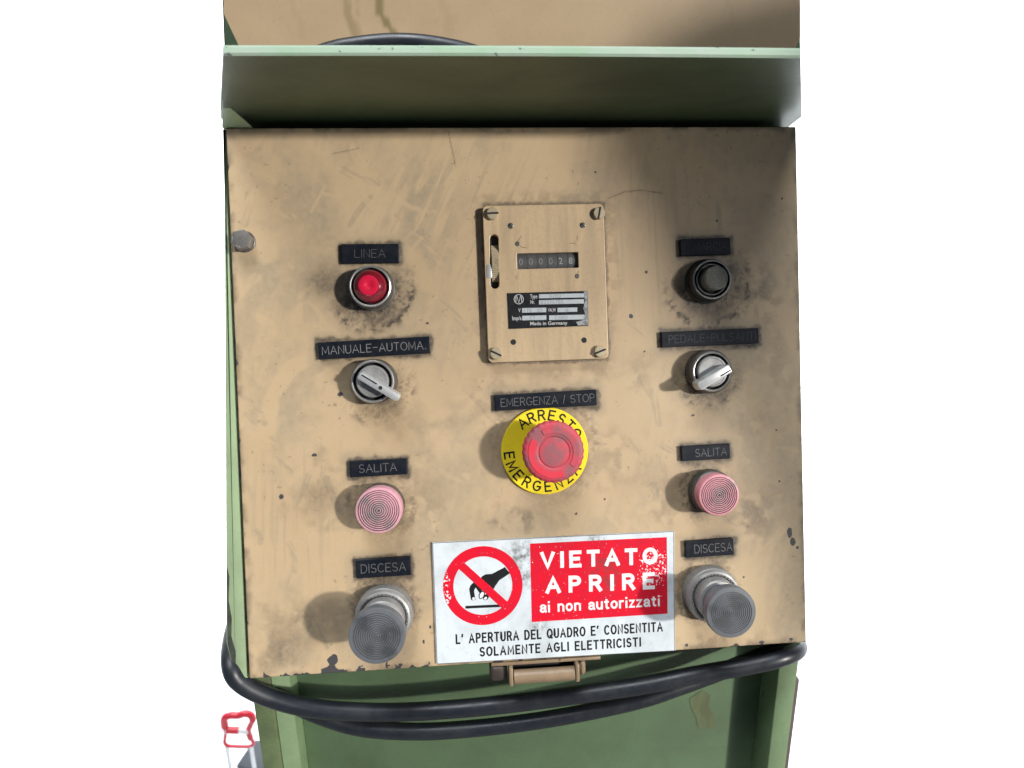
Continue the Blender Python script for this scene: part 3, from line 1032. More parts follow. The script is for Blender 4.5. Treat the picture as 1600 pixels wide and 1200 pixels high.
# grime creeping in from the edges
ed = np.minimum(np.minimum(X - PL_, PR_ - X), np.minimum(PT - Z, Z - PB))
Gg = np.maximum(Gg, .55 * (1 - sm(.3, 5, ed + wob * 3)) * sm(.35, .6, fbm(X, Z, 10, 4, 71)))
# scratches
for pts, w in (([(950, 310), (975, 300), (1000, 297), (1036, 302)], .35), ([(700, 205), (712, 260)], .3), ([(520, 240), (560, 232)], .3)):
    Gg = np.maximum(Gg, .6 * (1 - sm(w * .5, w * 1.6, path_d(pts) + .3 * wob2)))
# chips through the paint
for px, py, rx, ry in ((532, 616, 5, 4.5), (491, 711, 4, 2.6), (440, 776, 4, 4.5), (521, 1032, 9, 9.5), (524, 1050, 6, 5), (930, 269, 2.6, 2.6), (1083, 649, 3.4, 2.6), (1007, 549, 2.4, 2), (1010, 425, 3, 2.6),
                       (986, 494, 3.4, 3.4), (1218, 752, 2.2, 2), (1222, 310, 2.4, 2), (1234, 832, 4, 8), (1239, 846, 4, 7), (1246, 856, 2.6, 3), (1150, 1008, 4, 2.6), (1190, 1004, 5, 3), (1236, 999, 3, 3), (960, 1020, 5, 2),
                       (1073, 1008, 4, 3), (945, 780, 2, 2), (1120, 345, 2, 2), (900, 803, 2.4, 2), (668, 505, 2.4, 2), (662, 1002, 2, 4), (672, 980, 2, 3), (1162, 902, 1.8, 1.8), (1213, 672, 1.6, 1.6)):
    x, z = at(px, py)
    d = np.hypot((X - x) / (rx / PXMM), (Z - z) / (ry / PXMM)) + .55 * wob2
    Bb = np.maximum(Bb, 1 - sm(.75, 1.05, d))
nb_ = fbm(X, Z, 7, 4, 77) + .3 * (fbm(X, Z, 30, 2, 79) - .5)
Bb = np.maximum(Bb, 1 - sm(-.2, .4, (Z - PB) - 3.4 * np.clip(nb_ - .52, 0, 1) * 4 * (X < 10) - 3.0 * np.clip(nb_ - .55, 0, 1) * 4))
Bb = np.maximum(Bb, 1 - sm(-.2, .4, (X - PL_) - 3 * np.clip(fbm(X, Z, 9, 4, 83) - .66, 0, 1) * 4))

verts = np.zeros((NX * NZ, 3)); verts[:, 0] = X.ravel() - CX; verts[:, 2] = Z.ravel() - CZ
dent = (fbm(X, Z, 60, 2, 101) - .5) * .25 + (fbm(X, Z, 18, 2, 103) - .5) * .05
verts[:, 1] = dent.ravel() + .12
idx = np.arange(NX * NZ).reshape(NZ, NX)
quads = np.stack([idx[:-1, :-1].ravel(), idx[:-1, 1:].ravel(), idx[1:, 1:].ravel(), idx[1:, :-1].ravel()], 1)
edge = list(idx[0, :]) + list(idx[1:, -1]) + list(idx[-1, -2::-1]) + list(idx[-2:0:-1, 0])
V2, F2, soil_extra = [], [], []
base = NX * NZ
ne = len(edge)
for lev, (grow, y) in enumerate(((.45, .3), (.7, .8), (.7, 22.0))):
    for e in edge:
        x, y_, z = verts[e]
        nx = (-1 if x < PL_ - CX + ins + .01 else (1 if x > PR_ - CX - ins - .01 else 0))
        nz = (-1 if z < ins + .01 else (1 if z > PT - CZ - ins - .01 else 0))
        V2.append((x + nx * grow, y + .1, z + nz * grow))
        f_ = Bb.ravel()[e] if lev < 2 else 0
        ch = 1.0 if (lev < 2 and vnoise(np.array([x * 1.0]), np.array([z * 1.0]), 3.1, 120)[0] > .84) else 0.0
        soil_extra.append((Rr.ravel()[e], max(Gg.ravel()[e], .2), max(f_, ch), 1))
loops = [edge] + [[base + l * ne + i for i in range(ne)] for l in range(3)]
for a, b in zip(loops[:-1], loops[1:]):
    for i in range(ne):
        k = (i + 1) % ne
        F2.append((a[i], b[i], b[k], a[k]))
allv = np.vstack([verts, np.array(V2)]) * .001
me = bpy.data.meshes.new('front_plate')
me.from_pydata(allv.tolist(), [], quads.tolist() + F2)
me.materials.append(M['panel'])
me.shade_smooth()
me.set_sharp_from_angle(angle=math.radians(50))
soil = np.zeros((len(allv), 4), dtype=np.float32)
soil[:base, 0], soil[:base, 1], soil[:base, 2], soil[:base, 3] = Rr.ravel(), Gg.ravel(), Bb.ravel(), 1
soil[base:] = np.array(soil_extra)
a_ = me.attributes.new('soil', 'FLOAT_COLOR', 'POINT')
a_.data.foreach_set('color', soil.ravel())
front = bpy.data.objects.new('front_plate', me)
link(front, cp)

bm = bmesh.new()
add_box(bm, PL_ - CX + 5, PR_ - CX - 5, 21, 124, 14, PT - CZ - 3, 1.0)
finish('box_body', bm, M['tan_body'], cp)

# ---- hexagon bolt at the left
def hex_pts(r, rot=0):
    return [(r * math.cos(math.radians(60 * k + rot)), r * math.sin(math.radians(60 * k + rot))) for k in range(6)]
bx, bz = L(378.5, 375.5, 4)
e = empty('bolt', cp, (bx, 0, bz), 'grey hexagon bolt near the left edge of the panel')
bm = bmesh.new(); add_lathe(bm, [(7.0, 0), (7.0, .8), (6.5, 1.2), (4, 1.2), (0, 1.2)], 40); finish('washer', bm, M['steel_dark'], e)
bm = bmesh.new(); add_poly(bm, hex_pts(6.7, 12), -7.2, 0, bev=.5); add_lathe(bm, [(5.0, 7.25), (4.6, 7.0), (0, 6.9)], 30); finish('head', bm, M['bolt'], e)

# ---- name plates
ENG = {}
def name_plate(txt, px, py, w, h, shade, tpx0, tpx1, tcap, rot=0.0, rad=.24, label=None):
    HH = 2.6
    cx, cz = L(px, py, HH)
    e = empty('name_plate', cp, (cx, 0, cz), label)
    e.rotation_euler.y = -math.radians(rot)
    k = (DIST - HH) / F_PX
    ww, hh = w * k, h * k
    bm = bmesh.new()
    add_box(bm, -ww / 2, ww / 2, -HH, 0.05, -hh / 2, hh / 2, .45, 2)
    for v in bm.verts:
        v.co.x += .25 * (random.random() - .5)
        v.co.z += .25 * (random.random() - .5)
    finish('plate', bm, M['label'], e, smooth=0)
    if shade not in ENG:
        ENG[shade] = eng_mat('routed_lettering', shade)
    sw = stroke_width(txt)
    x0, x1 = (tpx0 - px) * k, (tpx1 - px) * k
    cap = tcap * k
    bm = bmesh.new()
    kx = (x1 - x0) / sw
    add_strokes(bm, txt, lambda u, v: (x0 + u * kx, -HH + .02, -cap / 2 + v * cap + (random.random() - .5) * .06), rad)
    finish('lettering', bm, ENG[shade], e, smooth=0)
    return e
name_plate(*LABELS[0], .10, 555, 601, 12, -.4, .20, 'black name plate reading LINEA above the red lamp')
name_plate(*LABELS[1], .24, 506, 663, 12, 1.6, .25, 'long black name plate reading MANUALE-AUTOMA.')
name_plate(*LABELS[2], .15, 562, 619, 12, .6, .25, 'black name plate reading SALITA above the left pink button')
name_plate(*LABELS[3], .13, 565, 633, 13, .4, .28, 'black name plate reading DISCESA above the left grey button')
name_plate(*LABELS[4], .03, 1083, 1137, 12, .8, .26, 'black name plate with hardly legible MARCIA')
name_plate(*LABELS[5], .05, 1042, 1185, 12, .8, .25, 'long black name plate reading PEDALE-PULSANTI')
name_plate(*LABELS[6], .13, 1086, 1137, 12, 1.0, .25, 'black name plate reading SALITA above the right pink button')
name_plate(*LABELS[7], .14, 1084, 1146, 13, 1.0, .28, 'black name plate reading DISCESA above the right grey button')
name_plate(*LABELS[8], .16, 782, 930, 12, 1.2, .22, 'long black name plate reading EMERGENZA / STOP')

# ---- collars, buttons
def knurled(bm, r, h0, h1, depth=.35, seg=144, top=None):
    prof = [(r, h0), (r, h1 - .6), (r - .6, h1)]
    add_lathe(bm, prof, seg, knurl={0: depth, 1: depth})

def ridged_cap(r, h, rings, m_top, m_groove, parent, name='cap', skirt=6.0, hole=0.5, depth=.35, rim=1.2, dome=.0):
    bm = bmesh.new()
    prof, mats = [(r - .8, h - skirt), (r, h - skirt + 1), (r, h - .9), (r - .35, h - .25), (r - rim, h)], [0, 0, 0, 0]
    step = (r - rim - hole) / rings
    for i in range(rings):
        a = r - rim - i * step
        hh = h + dome * (1 - ((a) / r) ** 2)
        prof += [(a - step * .12, hh - depth), (a - step * .42, hh - depth), (a - step * .55, hh), (a - step * .98, hh)]
        mats += [1, 1, 0, 0]
    prof += [(hole * .8, h - depth), (0, h - depth)]
    mats += [1, 1]
    add_lathe(bm, prof, 72, mats=mats)
    return finish(name, bm, [m_top, m_groove], parent, smooth=25)

# red indicator lamp LINEA
x, z = L(578, 447, 12)
e = empty('indicator_lamp', cp, (x, 0, z), 'red indicator lamp in a metal ring under LINEA')
bm = bmesh.new()
add_lathe(bm, [(14.6, 0), (14.6, 2), (13.9, 2.6), (13.6, 9.6), (13.3, 11.6), (12.6, 12), (12.0, 11.8), (11.9, 6)], 72, mats=[0, 0, 0, 0, 1, 1, 1])
finish('collar', bm, [M['steel_dark'], M['chrome']], e)
bm = bmesh.new()
add_lathe(bm, [(12.1, 5), (12.1, 8.6), (10.9, 8.6), (10.9, 5)], 64); finish('gasket', bm, M['black'], e)
bm = bmesh.new()
add_lathe(bm, [(10.8, 6), (10.7, 11.6), (10.2, 13.0), (9.0, 14.4), (7.2, 15.6), (6.7, 15.9), (6.3, 15.75)], 64)
finish('lens', bm, M['lens'], e, smooth=40)
bm = bmesh.new()
add_lathe(bm, [(6.35, 15.4), (6.3, 15.85), (5.6, 16.0), (2.2, 16.1), (2.0, 15.95), (0, 15.95)], 48)
finish('lens_centre', bm, M['lens_core'], e, smooth=40)

# MARCIA button: black collar, inner ring, ridged clear cap
x, z = L(1113, 436.5, 10)
e = empty('push_button', cp, (x, 0, z), 'round black button with dark ridged cap under MARCIA')
bm = bmesh.new()
add_lathe(bm, [(15.2, 0), (15.2, 1.6), (14.4, 2.2), (14.0, 8.2), (13.2, 9.7), (12.5, 10), (12.1, 9.8), (12.0, 5)], 72, mats=[0, 0, 0, 0, 1, 1, 0])
finish('collar', bm, [M['blackplastic'], M['chrome']], e)
bm = bmesh.new()
add_lathe(bm, [(12.1, 5.5), (10.7, 5.6), (10.6, 9.2), (10.2, 9.6), (9.8, 9.4), (9.7, 6.0), (7.5, 6.0)], 64, mats=[0, 0, 1, 1, 0, 0])
finish('inner_ring', bm, [M['black'], M['chrome']], e)
ridged_cap(7.9, 17, 7, M['olivecap'], M['olivegroove'], e, skirt=12, depth=.25, rim=.8)

def selector(px, py, h, ang, knurl, label, lever_len=(14, 18), lw=6.0):
    x, z = L(px, py, h)
    e = empty('selector_switch', cp, (x, 0, z), label)
    bm = bmesh.new()
    if knurl:
        knurled(bm, 15.0, 0, h - 2.0, .4)
        add_lathe(bm, [(14.4, h - 2.0), (13.6, h - .8), (12.9, h), (12.2, h - .2), (12.1, h - 5)], 72, mats=[0, 1, 1, 0])
    else:
        add_lathe(bm, [(14.8, 0), (14.6, h - 2), (13.9, h - .5), (13.2, h), (12.4, h - .2), (12.2, h - 5)], 72, mats=[0, 0, 1, 1, 0])
    finish('collar', bm, [M['steel_dark'], M['chrome']], e)
    bm = bmesh.new()
    add_lathe(bm, [(12.2, h - 4), (10.6, h - 4), (10.5, h - 3.9)], 64); finish('gasket', bm, M['black'], e)
    bm = bmesh.new()
    add_lathe(bm, [(10.5, h - 5), (10.4, h + .2), (9.9, h + .8), (9.2, h + .9), (8.9, h + .6), (0, h + .6)], 64)
    finish('disc', bm, M['steel'], e)
    a, b = lever_len
    lv = empty('lever', e, (0, 0, 0))
    lv.rotation_euler.y = -math.radians(ang)
    return e, lv, h

e, lv, h = selector(582, 596, 11, 0, False, 'metal selector switch with its lever pointing down to the right under MANUALE-AUTOMA.')
lv_parent, lv_ang = e, -33
bpy.data.objects.remove(lv)
def lever_mesh(parent, ang, x0, x1, w, hb, ht, slot, hole, taper=0.0, wedge=0.0, cxz=(0, 0)):
    bm = bmesh.new()
    n = 8
    # outline in plan: a bar with a rounded far end
    pts = []
    for k in range(n + 1):
        a = math.radians(-90 + 180 * k / n)
        pts.append((x1 - w * .28 + w * .28 * math.cos(a), (w / 2) * math.sin(a)))
    pts += [(x0 + .8, w / 2 * (1 - taper)), (x0, w / 2 * (1 - taper) - .8), (x0, -w / 2 * (1 - taper) + .8), (x0 + .8, -w / 2 * (1 - taper))]
    vs0 = [bm.verts.new((p[0], -hb, p[1])) for p in pts]
    vs1 = [bm.verts.new((p[0], -(ht - wedge * (x1 - p[0]) / (x1 - x0)), p[1] * .86)) for p in pts]
    bm.faces.new(vs1)
    bm.faces.new(list(reversed(vs0)))
    for i in range(len(pts)):
        k = (i + 1) % len(pts)
        bm.faces.new((vs0[i], vs1[i], vs1[k], vs0[k]))
    es = [e_ for e_ in bm.edges if e_.verts[0] in set(vs1) and e_.verts[1] in set(vs1)]
    bmesh.ops.bevel(bm, geom=es, offset=.5, segments=2, profile=.5, affect='EDGES')
    for f in bm.faces:
        f.material_index = 0
    c = bm
    if slot:
        add_box(bm, slot[0], slot[1], -(ht + .04), -(ht - 1.5), slot[2] - .45, slot[2] + .45, 0, mi=1)
    if hole is not None:
        add_lathe(bm, [(1.25, ht + .05), (1.0, ht + .05), (0, ht + .03)], 20, hole, 0, mats=[1, 1])
    R_ = Matrix.Rotation(-math.radians(ang), 4, 'Y')
    bmesh.ops.transform(bm, matrix=R_, verts=bm.verts)
    return finish('lever', bm, [M['steel_light'], M['black']], parent, (cxz[0], 0, cxz[1]), smooth=30)
lever_mesh(lv_parent, -33, -14.6, 14.6, 5.8, 10.0, 18.5, (-13.0, -2.0, .9), 1.2, cxz=tuple(np.subtract(L(592, 604.5, 18), L(582, 596, 11))))
e, lv, h = selector(1113, 580.6, 11, 0, True, 'metal selector switch with its lever pointing down to the left under PEDALE-PULSANTI')
bpy.data.objects.remove(lv)
lever_mesh(e, 209, -12.5, 12.5, 6.8, 10.0, 19.0, (-12.2, -4, 1.2), None, cxz=tuple(np.subtract(L(1116, 590, 18.5), L(1113, 580.6, 11))))

# pink SALITA buttons
def pink_button(px, py, h, r, label, mt):
    x, z = L(px, py, h)
    e = empty('push_button', cp, (x, 0, z), label)
    bm = bmesh.new()
    knurled(bm, 14.9, 0, 8.5, .35)
    add_lathe(bm, [(14.3, 8.5), (13.6, 9.2), (12.6, 9.2), (12.4, 4)], 64, mats=[0, 0, 0])
    finish('collar', bm, M['steel_dark'], e)
    ridged_cap(r, h, 9, mt, M['pinkgroove'], e, skirt=9.5, hole=.9, depth=.4, rim=1.6)
    return e
pink_button(591.5, 798, 16.5, 14.8, 'faded pink ridged push button under the left SALITA plate', M['pink_a'])
pink_button(1124, 774, 17, 13.9, 'faded pink ridged push button under the right SALITA plate', M['pink_b'])

# grey DISCESA mushroom buttons
def grey_button(px, py, h, r, label, mt):
    x, z = L(px, py, h)
    e = empty('push_button', cp, (x, 0, z), label)
    bm = bmesh.new()
    knurled(bm, 19.0, 0, 8.0, .4, 200)
    add_lathe(bm, [(18.4, 8.0), (17.6, 10.4), (16.4, 11.0), (15.2, 10.6), (15.0, 6)], 72)
    finish('collar', bm, M['steel'], e)
    bm = bmesh.new()
    for k in range(40):
        a = 2 * math.pi * k / 40
        c, s_ = math.cos(a), math.sin(a)
        add_box(bm, 15.9 * c - .25, 15.9 * c + .25, -11.15, -10.6, 15.9 * s_ - .55, 15.9 * s_ + .55)
    finish('lock_ring_marks', bm, M['steel_dark'], e, smooth=0)
    bm = bmesh.new()
    add_lathe(bm, [(14.6, 4), (14.4, 17.5), (13.6, 18.6), (12.2, 19.0), (11.6, 19.2), (11.4, 30)], 64, mats=[0, 0, 0, 1, 1])
    finish('stem', bm, [M['steel'], M['grey']], e)
    ridged_cap(r, h, 10, mt, M['greygroove'], e, skirt=7.0, hole=.6, depth=.28, rim=3.0)
    return e
grey_button(588.5, 994.6, 36, 17.3, 'large grey mushroom button under the left DISCESA plate', M['grey_a'])
grey_button(1143, 957.5, 35.5, 16.4, 'large grey mushroom button under the right DISCESA plate', M['grey_b'])

# ---- emergency stop
ex, ez = L(865.5, 707, 28)
dx, dz = L(851.5, 704.5, 2.2)
e = empty('emergency_stop_button', cp, (dx, 0, dz), 'red mushroom emergency stop button on a yellow disc reading ARRESTO EMERGENZA')
bm = bmesh.new()
add_lathe(bm, [(29.6, .1), (29.7, 1.5), (29.2, 2.0), (8, 2.0)], 96)
finish('disc', bm, M['yellow'], e)
bm = bmesh.new()
def ring_text(bm, s, a0, a1, inward, rc, cap, wl):
    n = len(s)
    for i, c in enumerate(s):
        a = math.radians(a0 + (a1 - a0) * i / (n - 1))
        w, lines = GL[c]
        if inward:       # bottom word: tops towards the middle
            eu, ev = Vector((-math.sin(a), 0, math.cos(a))), Vector((-math.cos(a), 0, -math.sin(a)))
        else:
            eu, ev = Vector((math.sin(a), 0, -math.cos(a))), Vector((math.cos(a), 0, math.sin(a)))
        o = Vector((rc * math.cos(a), -2.0, rc * math.sin(a)))
        for ln in lines:
            pts = [o + eu * ((p[0] - w / 2) * wl) + ev * ((p[1] - .5) * cap) for p in ln]
            add_tube_flat(bm, pts, .66, .25)
ring_text(bm, 'ARRESTO', 127, 27, False, 24.3, 6.3, 6.2)
ring_text(bm, 'EMERGENZA', 185, 326, True, 24.3, 6.3, 6.2)
finish('lettering', bm, M['ink'], e, smooth=0)
ox, oz = ex - dx, ez - dz
bm = bmesh.new()
add_lathe(bm, [(11, 0), (11, 17), (15, 19)], 48, ox, oz)
finish('stem', bm, M['blackplastic'], e)
bm = bmesh.new()
seg = 192
prof = [(15.0, 17.5), (18.6, 18.5), (19.6, 20.5), (19.7, 25.0), (19.2, 26.6), (18.2, 27.4), (17.4, 27.7), (16.2, 27.8), (13.3, 27.9), (11.2, 28.0), (10.4, 27.9), (10.0, 27.5), (9.55, 27.5), (9.2, 27.95), (8.6, 28.05), (0, 28.1)]
rings = []
for r, hh in prof:
    if r < 1e-6:
        rings.append([bm.verts.new((ox, -hh, oz))]); continue
    ring_ = []
    for k in range(seg):
        a = 2 * math.pi * k / seg
        rr = r + (.22 * math.cos(a * 28) if 18 < r else 0)
        ring_.append(bm.verts.new((ox + rr * math.cos(a), -hh, oz + rr * math.sin(a))))
    rings.append(ring_)
for A, B in zip(rings[:-1], rings[1:]):
    for k in range(seg):
        k2 = (k + 1) % seg
        if len(B) == 1:
            bm.faces.new((A[k], B[0], A[k2]))
        else:
            bm.faces.new((A[k], B[k], B[k2], A[k2]))
finish('mushroom_head', bm, M['mush'], e, smooth=40)
def arc_band(bm, r0_, r1_, a0, a1, y0, y1, head=0):
    n = 40
    out, inn = [], []
    for k in range(n + 1):
        a = math.radians(a0 + (a1 - a0) * k / n)
        out.append((ox + r1_ * math.cos(a), oz + r1_ * math.sin(a)))
        inn.append((ox + r0_ * math.cos(a), oz + r0_ * math.sin(a)))
    if head:
        a = math.radians(a1 + head * 7)
        rm = (r0_ + r1_) / 2
        out.append((ox + rm * math.cos(a), oz + rm * math.sin(a)))
    for i in range(len(inn) - 1):
        vs_ = []
        for q in (out[i], out[i + 1], inn[i + 1], inn[i]):
            vs_.append(bm.verts.new((q[0], y0, q[1])))
        bm.faces.new(vs_)
    prism_pts = out + list(reversed(inn))
    for i in range(len(prism_pts)):
        p, q = prism_pts[i], prism_pts[(i + 1) % len(prism_pts)]
        bm.faces.new([bm.verts.new(c) for c in ((p[0], y0, p[1]), (q[0], y0, q[1]), (q[0], y1, q[1]), (p[0], y1, p[1]))])
bm = bmesh.new(); arc_band(bm, 12.4, 15.8, 118, -38, -28.35, -27.5); bmesh.ops.remove_doubles(bm, verts=bm.verts, dist=.001)
finish('turn_arrow', bm, M['mush'], e, smooth=0)
bm = bmesh.new(); arc_band(bm, 12.4, 16.2, 145, 292, -28.15, -27.5); bmesh.ops.remove_doubles(bm, verts=bm.verts, dist=.001)
finish('turn_arrow', bm, M['mushclean'], e, smooth=0)

# ================================================================== COUNTER
HC = 5.0
c0 = L(853.5, 442, HC)
ct = empty('counter', cp, (c0[0], 0, c0[1]), 'tan counter showing 000028 with a black rating plate and knurled wheel')
TL, TR, BL, BR = [L(*p, HC) for p in ((757, 323), (947.5, 317.5), (765, 566), (951.5, 562))]
wx = ((TR[0] - TL[0]) + (BR[0] - BL[0])) / 4
wz = ((TL[1] - BL[1]) + (TR[1] - BR[1])) / 4
crot = .35
ct.rotation_euler.y = -math.radians(crot)
def C(px, py, h=HC):
    x, z = L(px, py, h)
    x, z = x - c0[0], z - c0[1]
    a = math.radians(-crot)
    return x * math.cos(a) - z * math.sin(a), x * math.sin(a) + z * math.cos(a)
bm = bmesh.new()
s0, s1 = C(771.8, 366), C(773.5, 451)
hw = 6.6 / PXMM
slot = [(s0[0] + hw * math.cos(math.radians(t)), s0[1] - hw + hw * math.sin(math.radians(t))) for t in range(0, 181, 15)] + \
       [(s1[0] + hw * math.cos(math.radians(t)), s1[1] + hw + hw * math.sin(math.radians(t))) for t in range(180, 361, 15)]
wa, wb = C(807.5, 396), C(904, 418)
win = rrect(wa[0], wb[0], wb[1], wa[1], .6, 3)
add_plate_with_holes(bm, rrect(-wx, wx, -wz, wz, 3.2, 8), [slot, win], -HC, -.4)
es = [ed_ for ed_ in bm.edges if ed_.verts[0].co.y < -HC + .01 and ed_.verts[1].co.y < -HC + .01 and len(ed_.link_faces) == 2 and abs(ed_.link_faces[0].normal.dot(ed_.link_faces[1].normal)) < .5]
bmesh.ops.bevel(bm, geom=es, offset=.45, segments=2, profile=.5, affect='EDGES')
finish('face_plate', bm, M['tan_plate'], ct, smooth=0)
bm = bmesh.new()
add_box(bm, slot[0][0] - 2 * hw - 1, slot[0][0] + 1, -.36, -.05, s1[1] - 2, s0[1] + 2)
finish('slot_backing', bm, M['black'], ct, smooth=0)
# reset wheel
bm = bmesh.new()
seg = 150
wxc = (s0[0] + s1[0]) / 2 + .5
wzc = (s0[1] + s1[1]) / 2 - .6
wr, wc = 16.0, 9.5
rows = []
for xo, rr in ((-2.5, wr - 3), (-2.5, wr - .5), (-2.2, wr), (2.2, wr), (2.5, wr - .5), (2.5, wr - 3)):
    rows.append([bm.verts.new((wxc + xo, wc - (rr - (.45 if (k % 2 and abs(xo) < 2.4) else 0)) * math.cos(2 * math.pi * k / seg), wzc + (rr - (.45 if (k % 2 and abs(xo) < 2.4) else 0)) * math.sin(2 * math.pi * k / seg))) for k in range(seg)])
for A, B in zip(rows[:-1], rows[1:]):
    for k in range(seg):
        bm.faces.new((A[k], A[(k + 1) % seg], B[(k + 1) % seg], B[k]))
finish('reset_wheel', bm, M['brass'], ct, smooth=20)
bm = bmesh.new()
tb = C(765, 424)
add_box(bm, tb[0] - 2.0, tb[0] + 1.4, -HC - .3, -2.0, tb[1] - 4.5, tb[1] + 4.5, .3)
finish('wheel_tab', bm, M['steel_light'], ct)
# digit drums
bm = bmesh.new()
dz0, dz1 = wb[1] - .5, wa[1] + .5
nd = 6
dw = (wb[0] - wa[0]) / nd
for i in range(nd):
    xa = wa[0] + dw * i
    zc = (dz0 + dz1) / 2
    rr = 9.5
    n = 14
    pv = []
    for k in range(n + 1):
        a = math.radians(-40 + 80 * k / n)
        pv.append((-2.9 + rr - rr * math.cos(a), zc + rr * math.sin(a)))
    A = [bm.verts.new((xa + .12, p[0], p[1])) for p in pv]
    B = [bm.verts.new((xa + dw - .12, p[0], p[1])) for p in pv]
    for k in range(n):
        bm.faces.new((A[k], B[k], B[k + 1], A[k + 1]))
add_box(bm, wa[0] - .4, wb[0] + .4, -.5, -.05, dz0, dz1)
finish('digit_drums', bm, M['drum'], ct, smooth=30)
bm = bmesh.new()
cap_d = 9.6 / PXMM
for i, ch in enumerate('000028'):
    pl, pr = C(811.5 + 15.6 * i, 413.2 - .35 * i), C(817.5 + 15.6 * i, 413.0 - .35 * i)
    add_text(bm, ch, pl, pr, cap_d, -3.05, .1, .006, mi=0 if i >= 4 else 1)
finish('digits', bm, [M['digit'], M['digitdim']], ct, smooth=0)
# screws
def cheese(px, py, ang, r=4.0):
    x, z = C(px, py, HC + 2.6)
    bm = bmesh.new()
    add_lathe(bm, [(r, HC), (r, HC + 2.1), (r - .5, HC + 2.6), (0, HC + 2.75)], 48)
    # the driver slot is a black box a touch proud; the groove's shade is its colour
    bm2 = bm
    n0 = len(bm.verts)
    bm.verts.ensure_lookup_table()
    pre = set(bm.verts)
    add_box(bm2, -r * .985, r * .985, -(HC + 2.79), -(HC + 1.4), -.62, .62, mi=1)
    nv = [v for v in bm.verts if v not in pre]
    bmesh.ops.transform(bm, matrix=Matrix.Rotation(-math.radians(ang), 4, 'Y'), verts=nv)
    return finish('screw', bm, [M['brass'], M['black']], ct, (x, 0, z))
cheese(769.5, 333, 2); cheese(936.5, 332.5, 78); cheese(775, 552, -27); cheese(938, 549, 20)
def small_screw(px, py, ang, r=1.9):
    x, z = C(px, py, HC)
    bm = bmesh.new()
    add_lathe(bm, [(r, HC - .2), (r, HC + .25), (r - .3, HC + .4), (0, HC + .45)], 28)
    pre = set(bm.verts)
    add_box(bm, -r * .95, r * .95, -(HC + .5), -(HC + .1), -.35, .35, mi=1)
    bmesh.ops.transform(bm, matrix=Matrix.Rotation(-math.radians(ang), 4, 'Y'), verts=[v for v in bm.verts if v not in pre])
    return finish('small_screw', bm, [M['steel_dark'], M['black']], ct, (x, 0, z))
small_screw(798, 353, -50); small_screw(910.5, 352, -40)
def stud(px, py, m, r=1.6, h=.25):
    x, z = C(px, py, HC)
    bm = bmesh.new()
    add_lathe(bm, [(r, HC - .1), (r, HC + h * .6), (r * .8, HC + h), (r * .4, HC + h * .7), (0, HC + h * .7)], 24)
    return finish('rivet', bm, m, ct, (x, 0, z))
stud(808.5, 381, M['steel_dark']); stud(901.5, 379.5, M['tan_plate']); stud(809.5, 433, M['tan_plate']); stud(902, 431.5, M['steel_dark'])
for px, py in ((802, 534.5), (912.5, 531.5)):
    x, z = C(px, py, HC)
    bm = bmesh.new(); add_lathe(bm, [(1.9, HC + .02), (1.5, HC + .04), (0, HC + .05)], 24); finish('screw_hole', bm, M['black'], ct, (x, 0, z))  # flat black disc; the dark of a hole put into colour
# cracks in the paint from the rivets
for ln in (((808, 379), (811, 374), (814.5, 368.5)), ((810.5, 382), (815, 386.5), (823, 387.3)), ((901.5, 377), (901.8, 372), (902, 368)), ((897, 380), (890, 380.4)), ((902.5, 428), (903.5, 424))):
    pts = [Vector((C(*p)[0], -HC - .01, C(*p)[1])) for p in ln]
    bm = bmesh.new()
    add_tube_flat(bm, pts, .13, .4)
    finish('paint_crack', bm, M['ink'], ct, smooth=0)
# rating plate
HR = HC + .5
q = [C(*p, HR) for p in ((792.5, 458), (918.5, 454.5), (919.5, 509), (795, 514))]
bm = bmesh.new(); add_poly(bm, list(reversed(q)), -HR, -HC + .1, bev=.12); finish('rating_plate', bm, M['ratingblack'], ct, smooth=0)
bm = bmesh.new()
def field(px0, py0, px1, py1, sl=-.022):
    w_ = (px1 - px0) * sl
    pts = [C(px0, py0, HR), C(px1, py0 + w_, HR), C(px1, py1 + w_, HR), C(px0, py1, HR)]
    add_poly(bm, list(reversed(pts)), -HR - .06, -HR + .05)
field(842.2, 459.8, 913, 466.2); field(842.2, 469, 912.5, 475.8); field(815.7, 481.4, 853.5, 488.6); field(871, 481, 902, 487.8); field(816, 493.4, 853.7, 500.6); field(858, 492.8, 913, 500.2)
finish('rating_fields', bm, M['ratingwhite'], ct, smooth=0)
bm = bmesh.new()
def rt(s, x0, x1, y, cap, mi=0, off=.012, hh=0.07, sl=-.02):
    add_text(bm, s, C(x0, y, HR), C(x1, y + (x1 - x0) * sl, HR), cap / PXMM, -HR - hh, .05, off, mi=mi)
rt('Type', 828.5, 839.5, 466.2, 6.0); rt('Nr.', 828.8, 835.5, 474.8, 5.6); rt('V', 810, 813.5, 487.6, 5.8); rt('VA,W', 856.2, 868.6, 487.3, 5.6); rt('Imp/s', 800.5, 814.5, 500.3, 6.0)
rt('Made in Germany', 828.5, 886.5, 508.2, 5.2, 0, .01)
rt('F103', 859, 876, 465.8, 5.6, 1, 0, .10); rt('82376783', 845, 880, 475.2, 5.6, 1, 0, .10); rt('110   50', 819, 848, 488, 5.4, 1, 0, .10); rt('6', 884, 888, 487, 5, 1, 0, .10)
rt('17', 829, 836.5, 499.9, 5.6, 1, 0, .10); rt('0,005', 867, 887, 499.5, 5.6, 1, 0, .10)
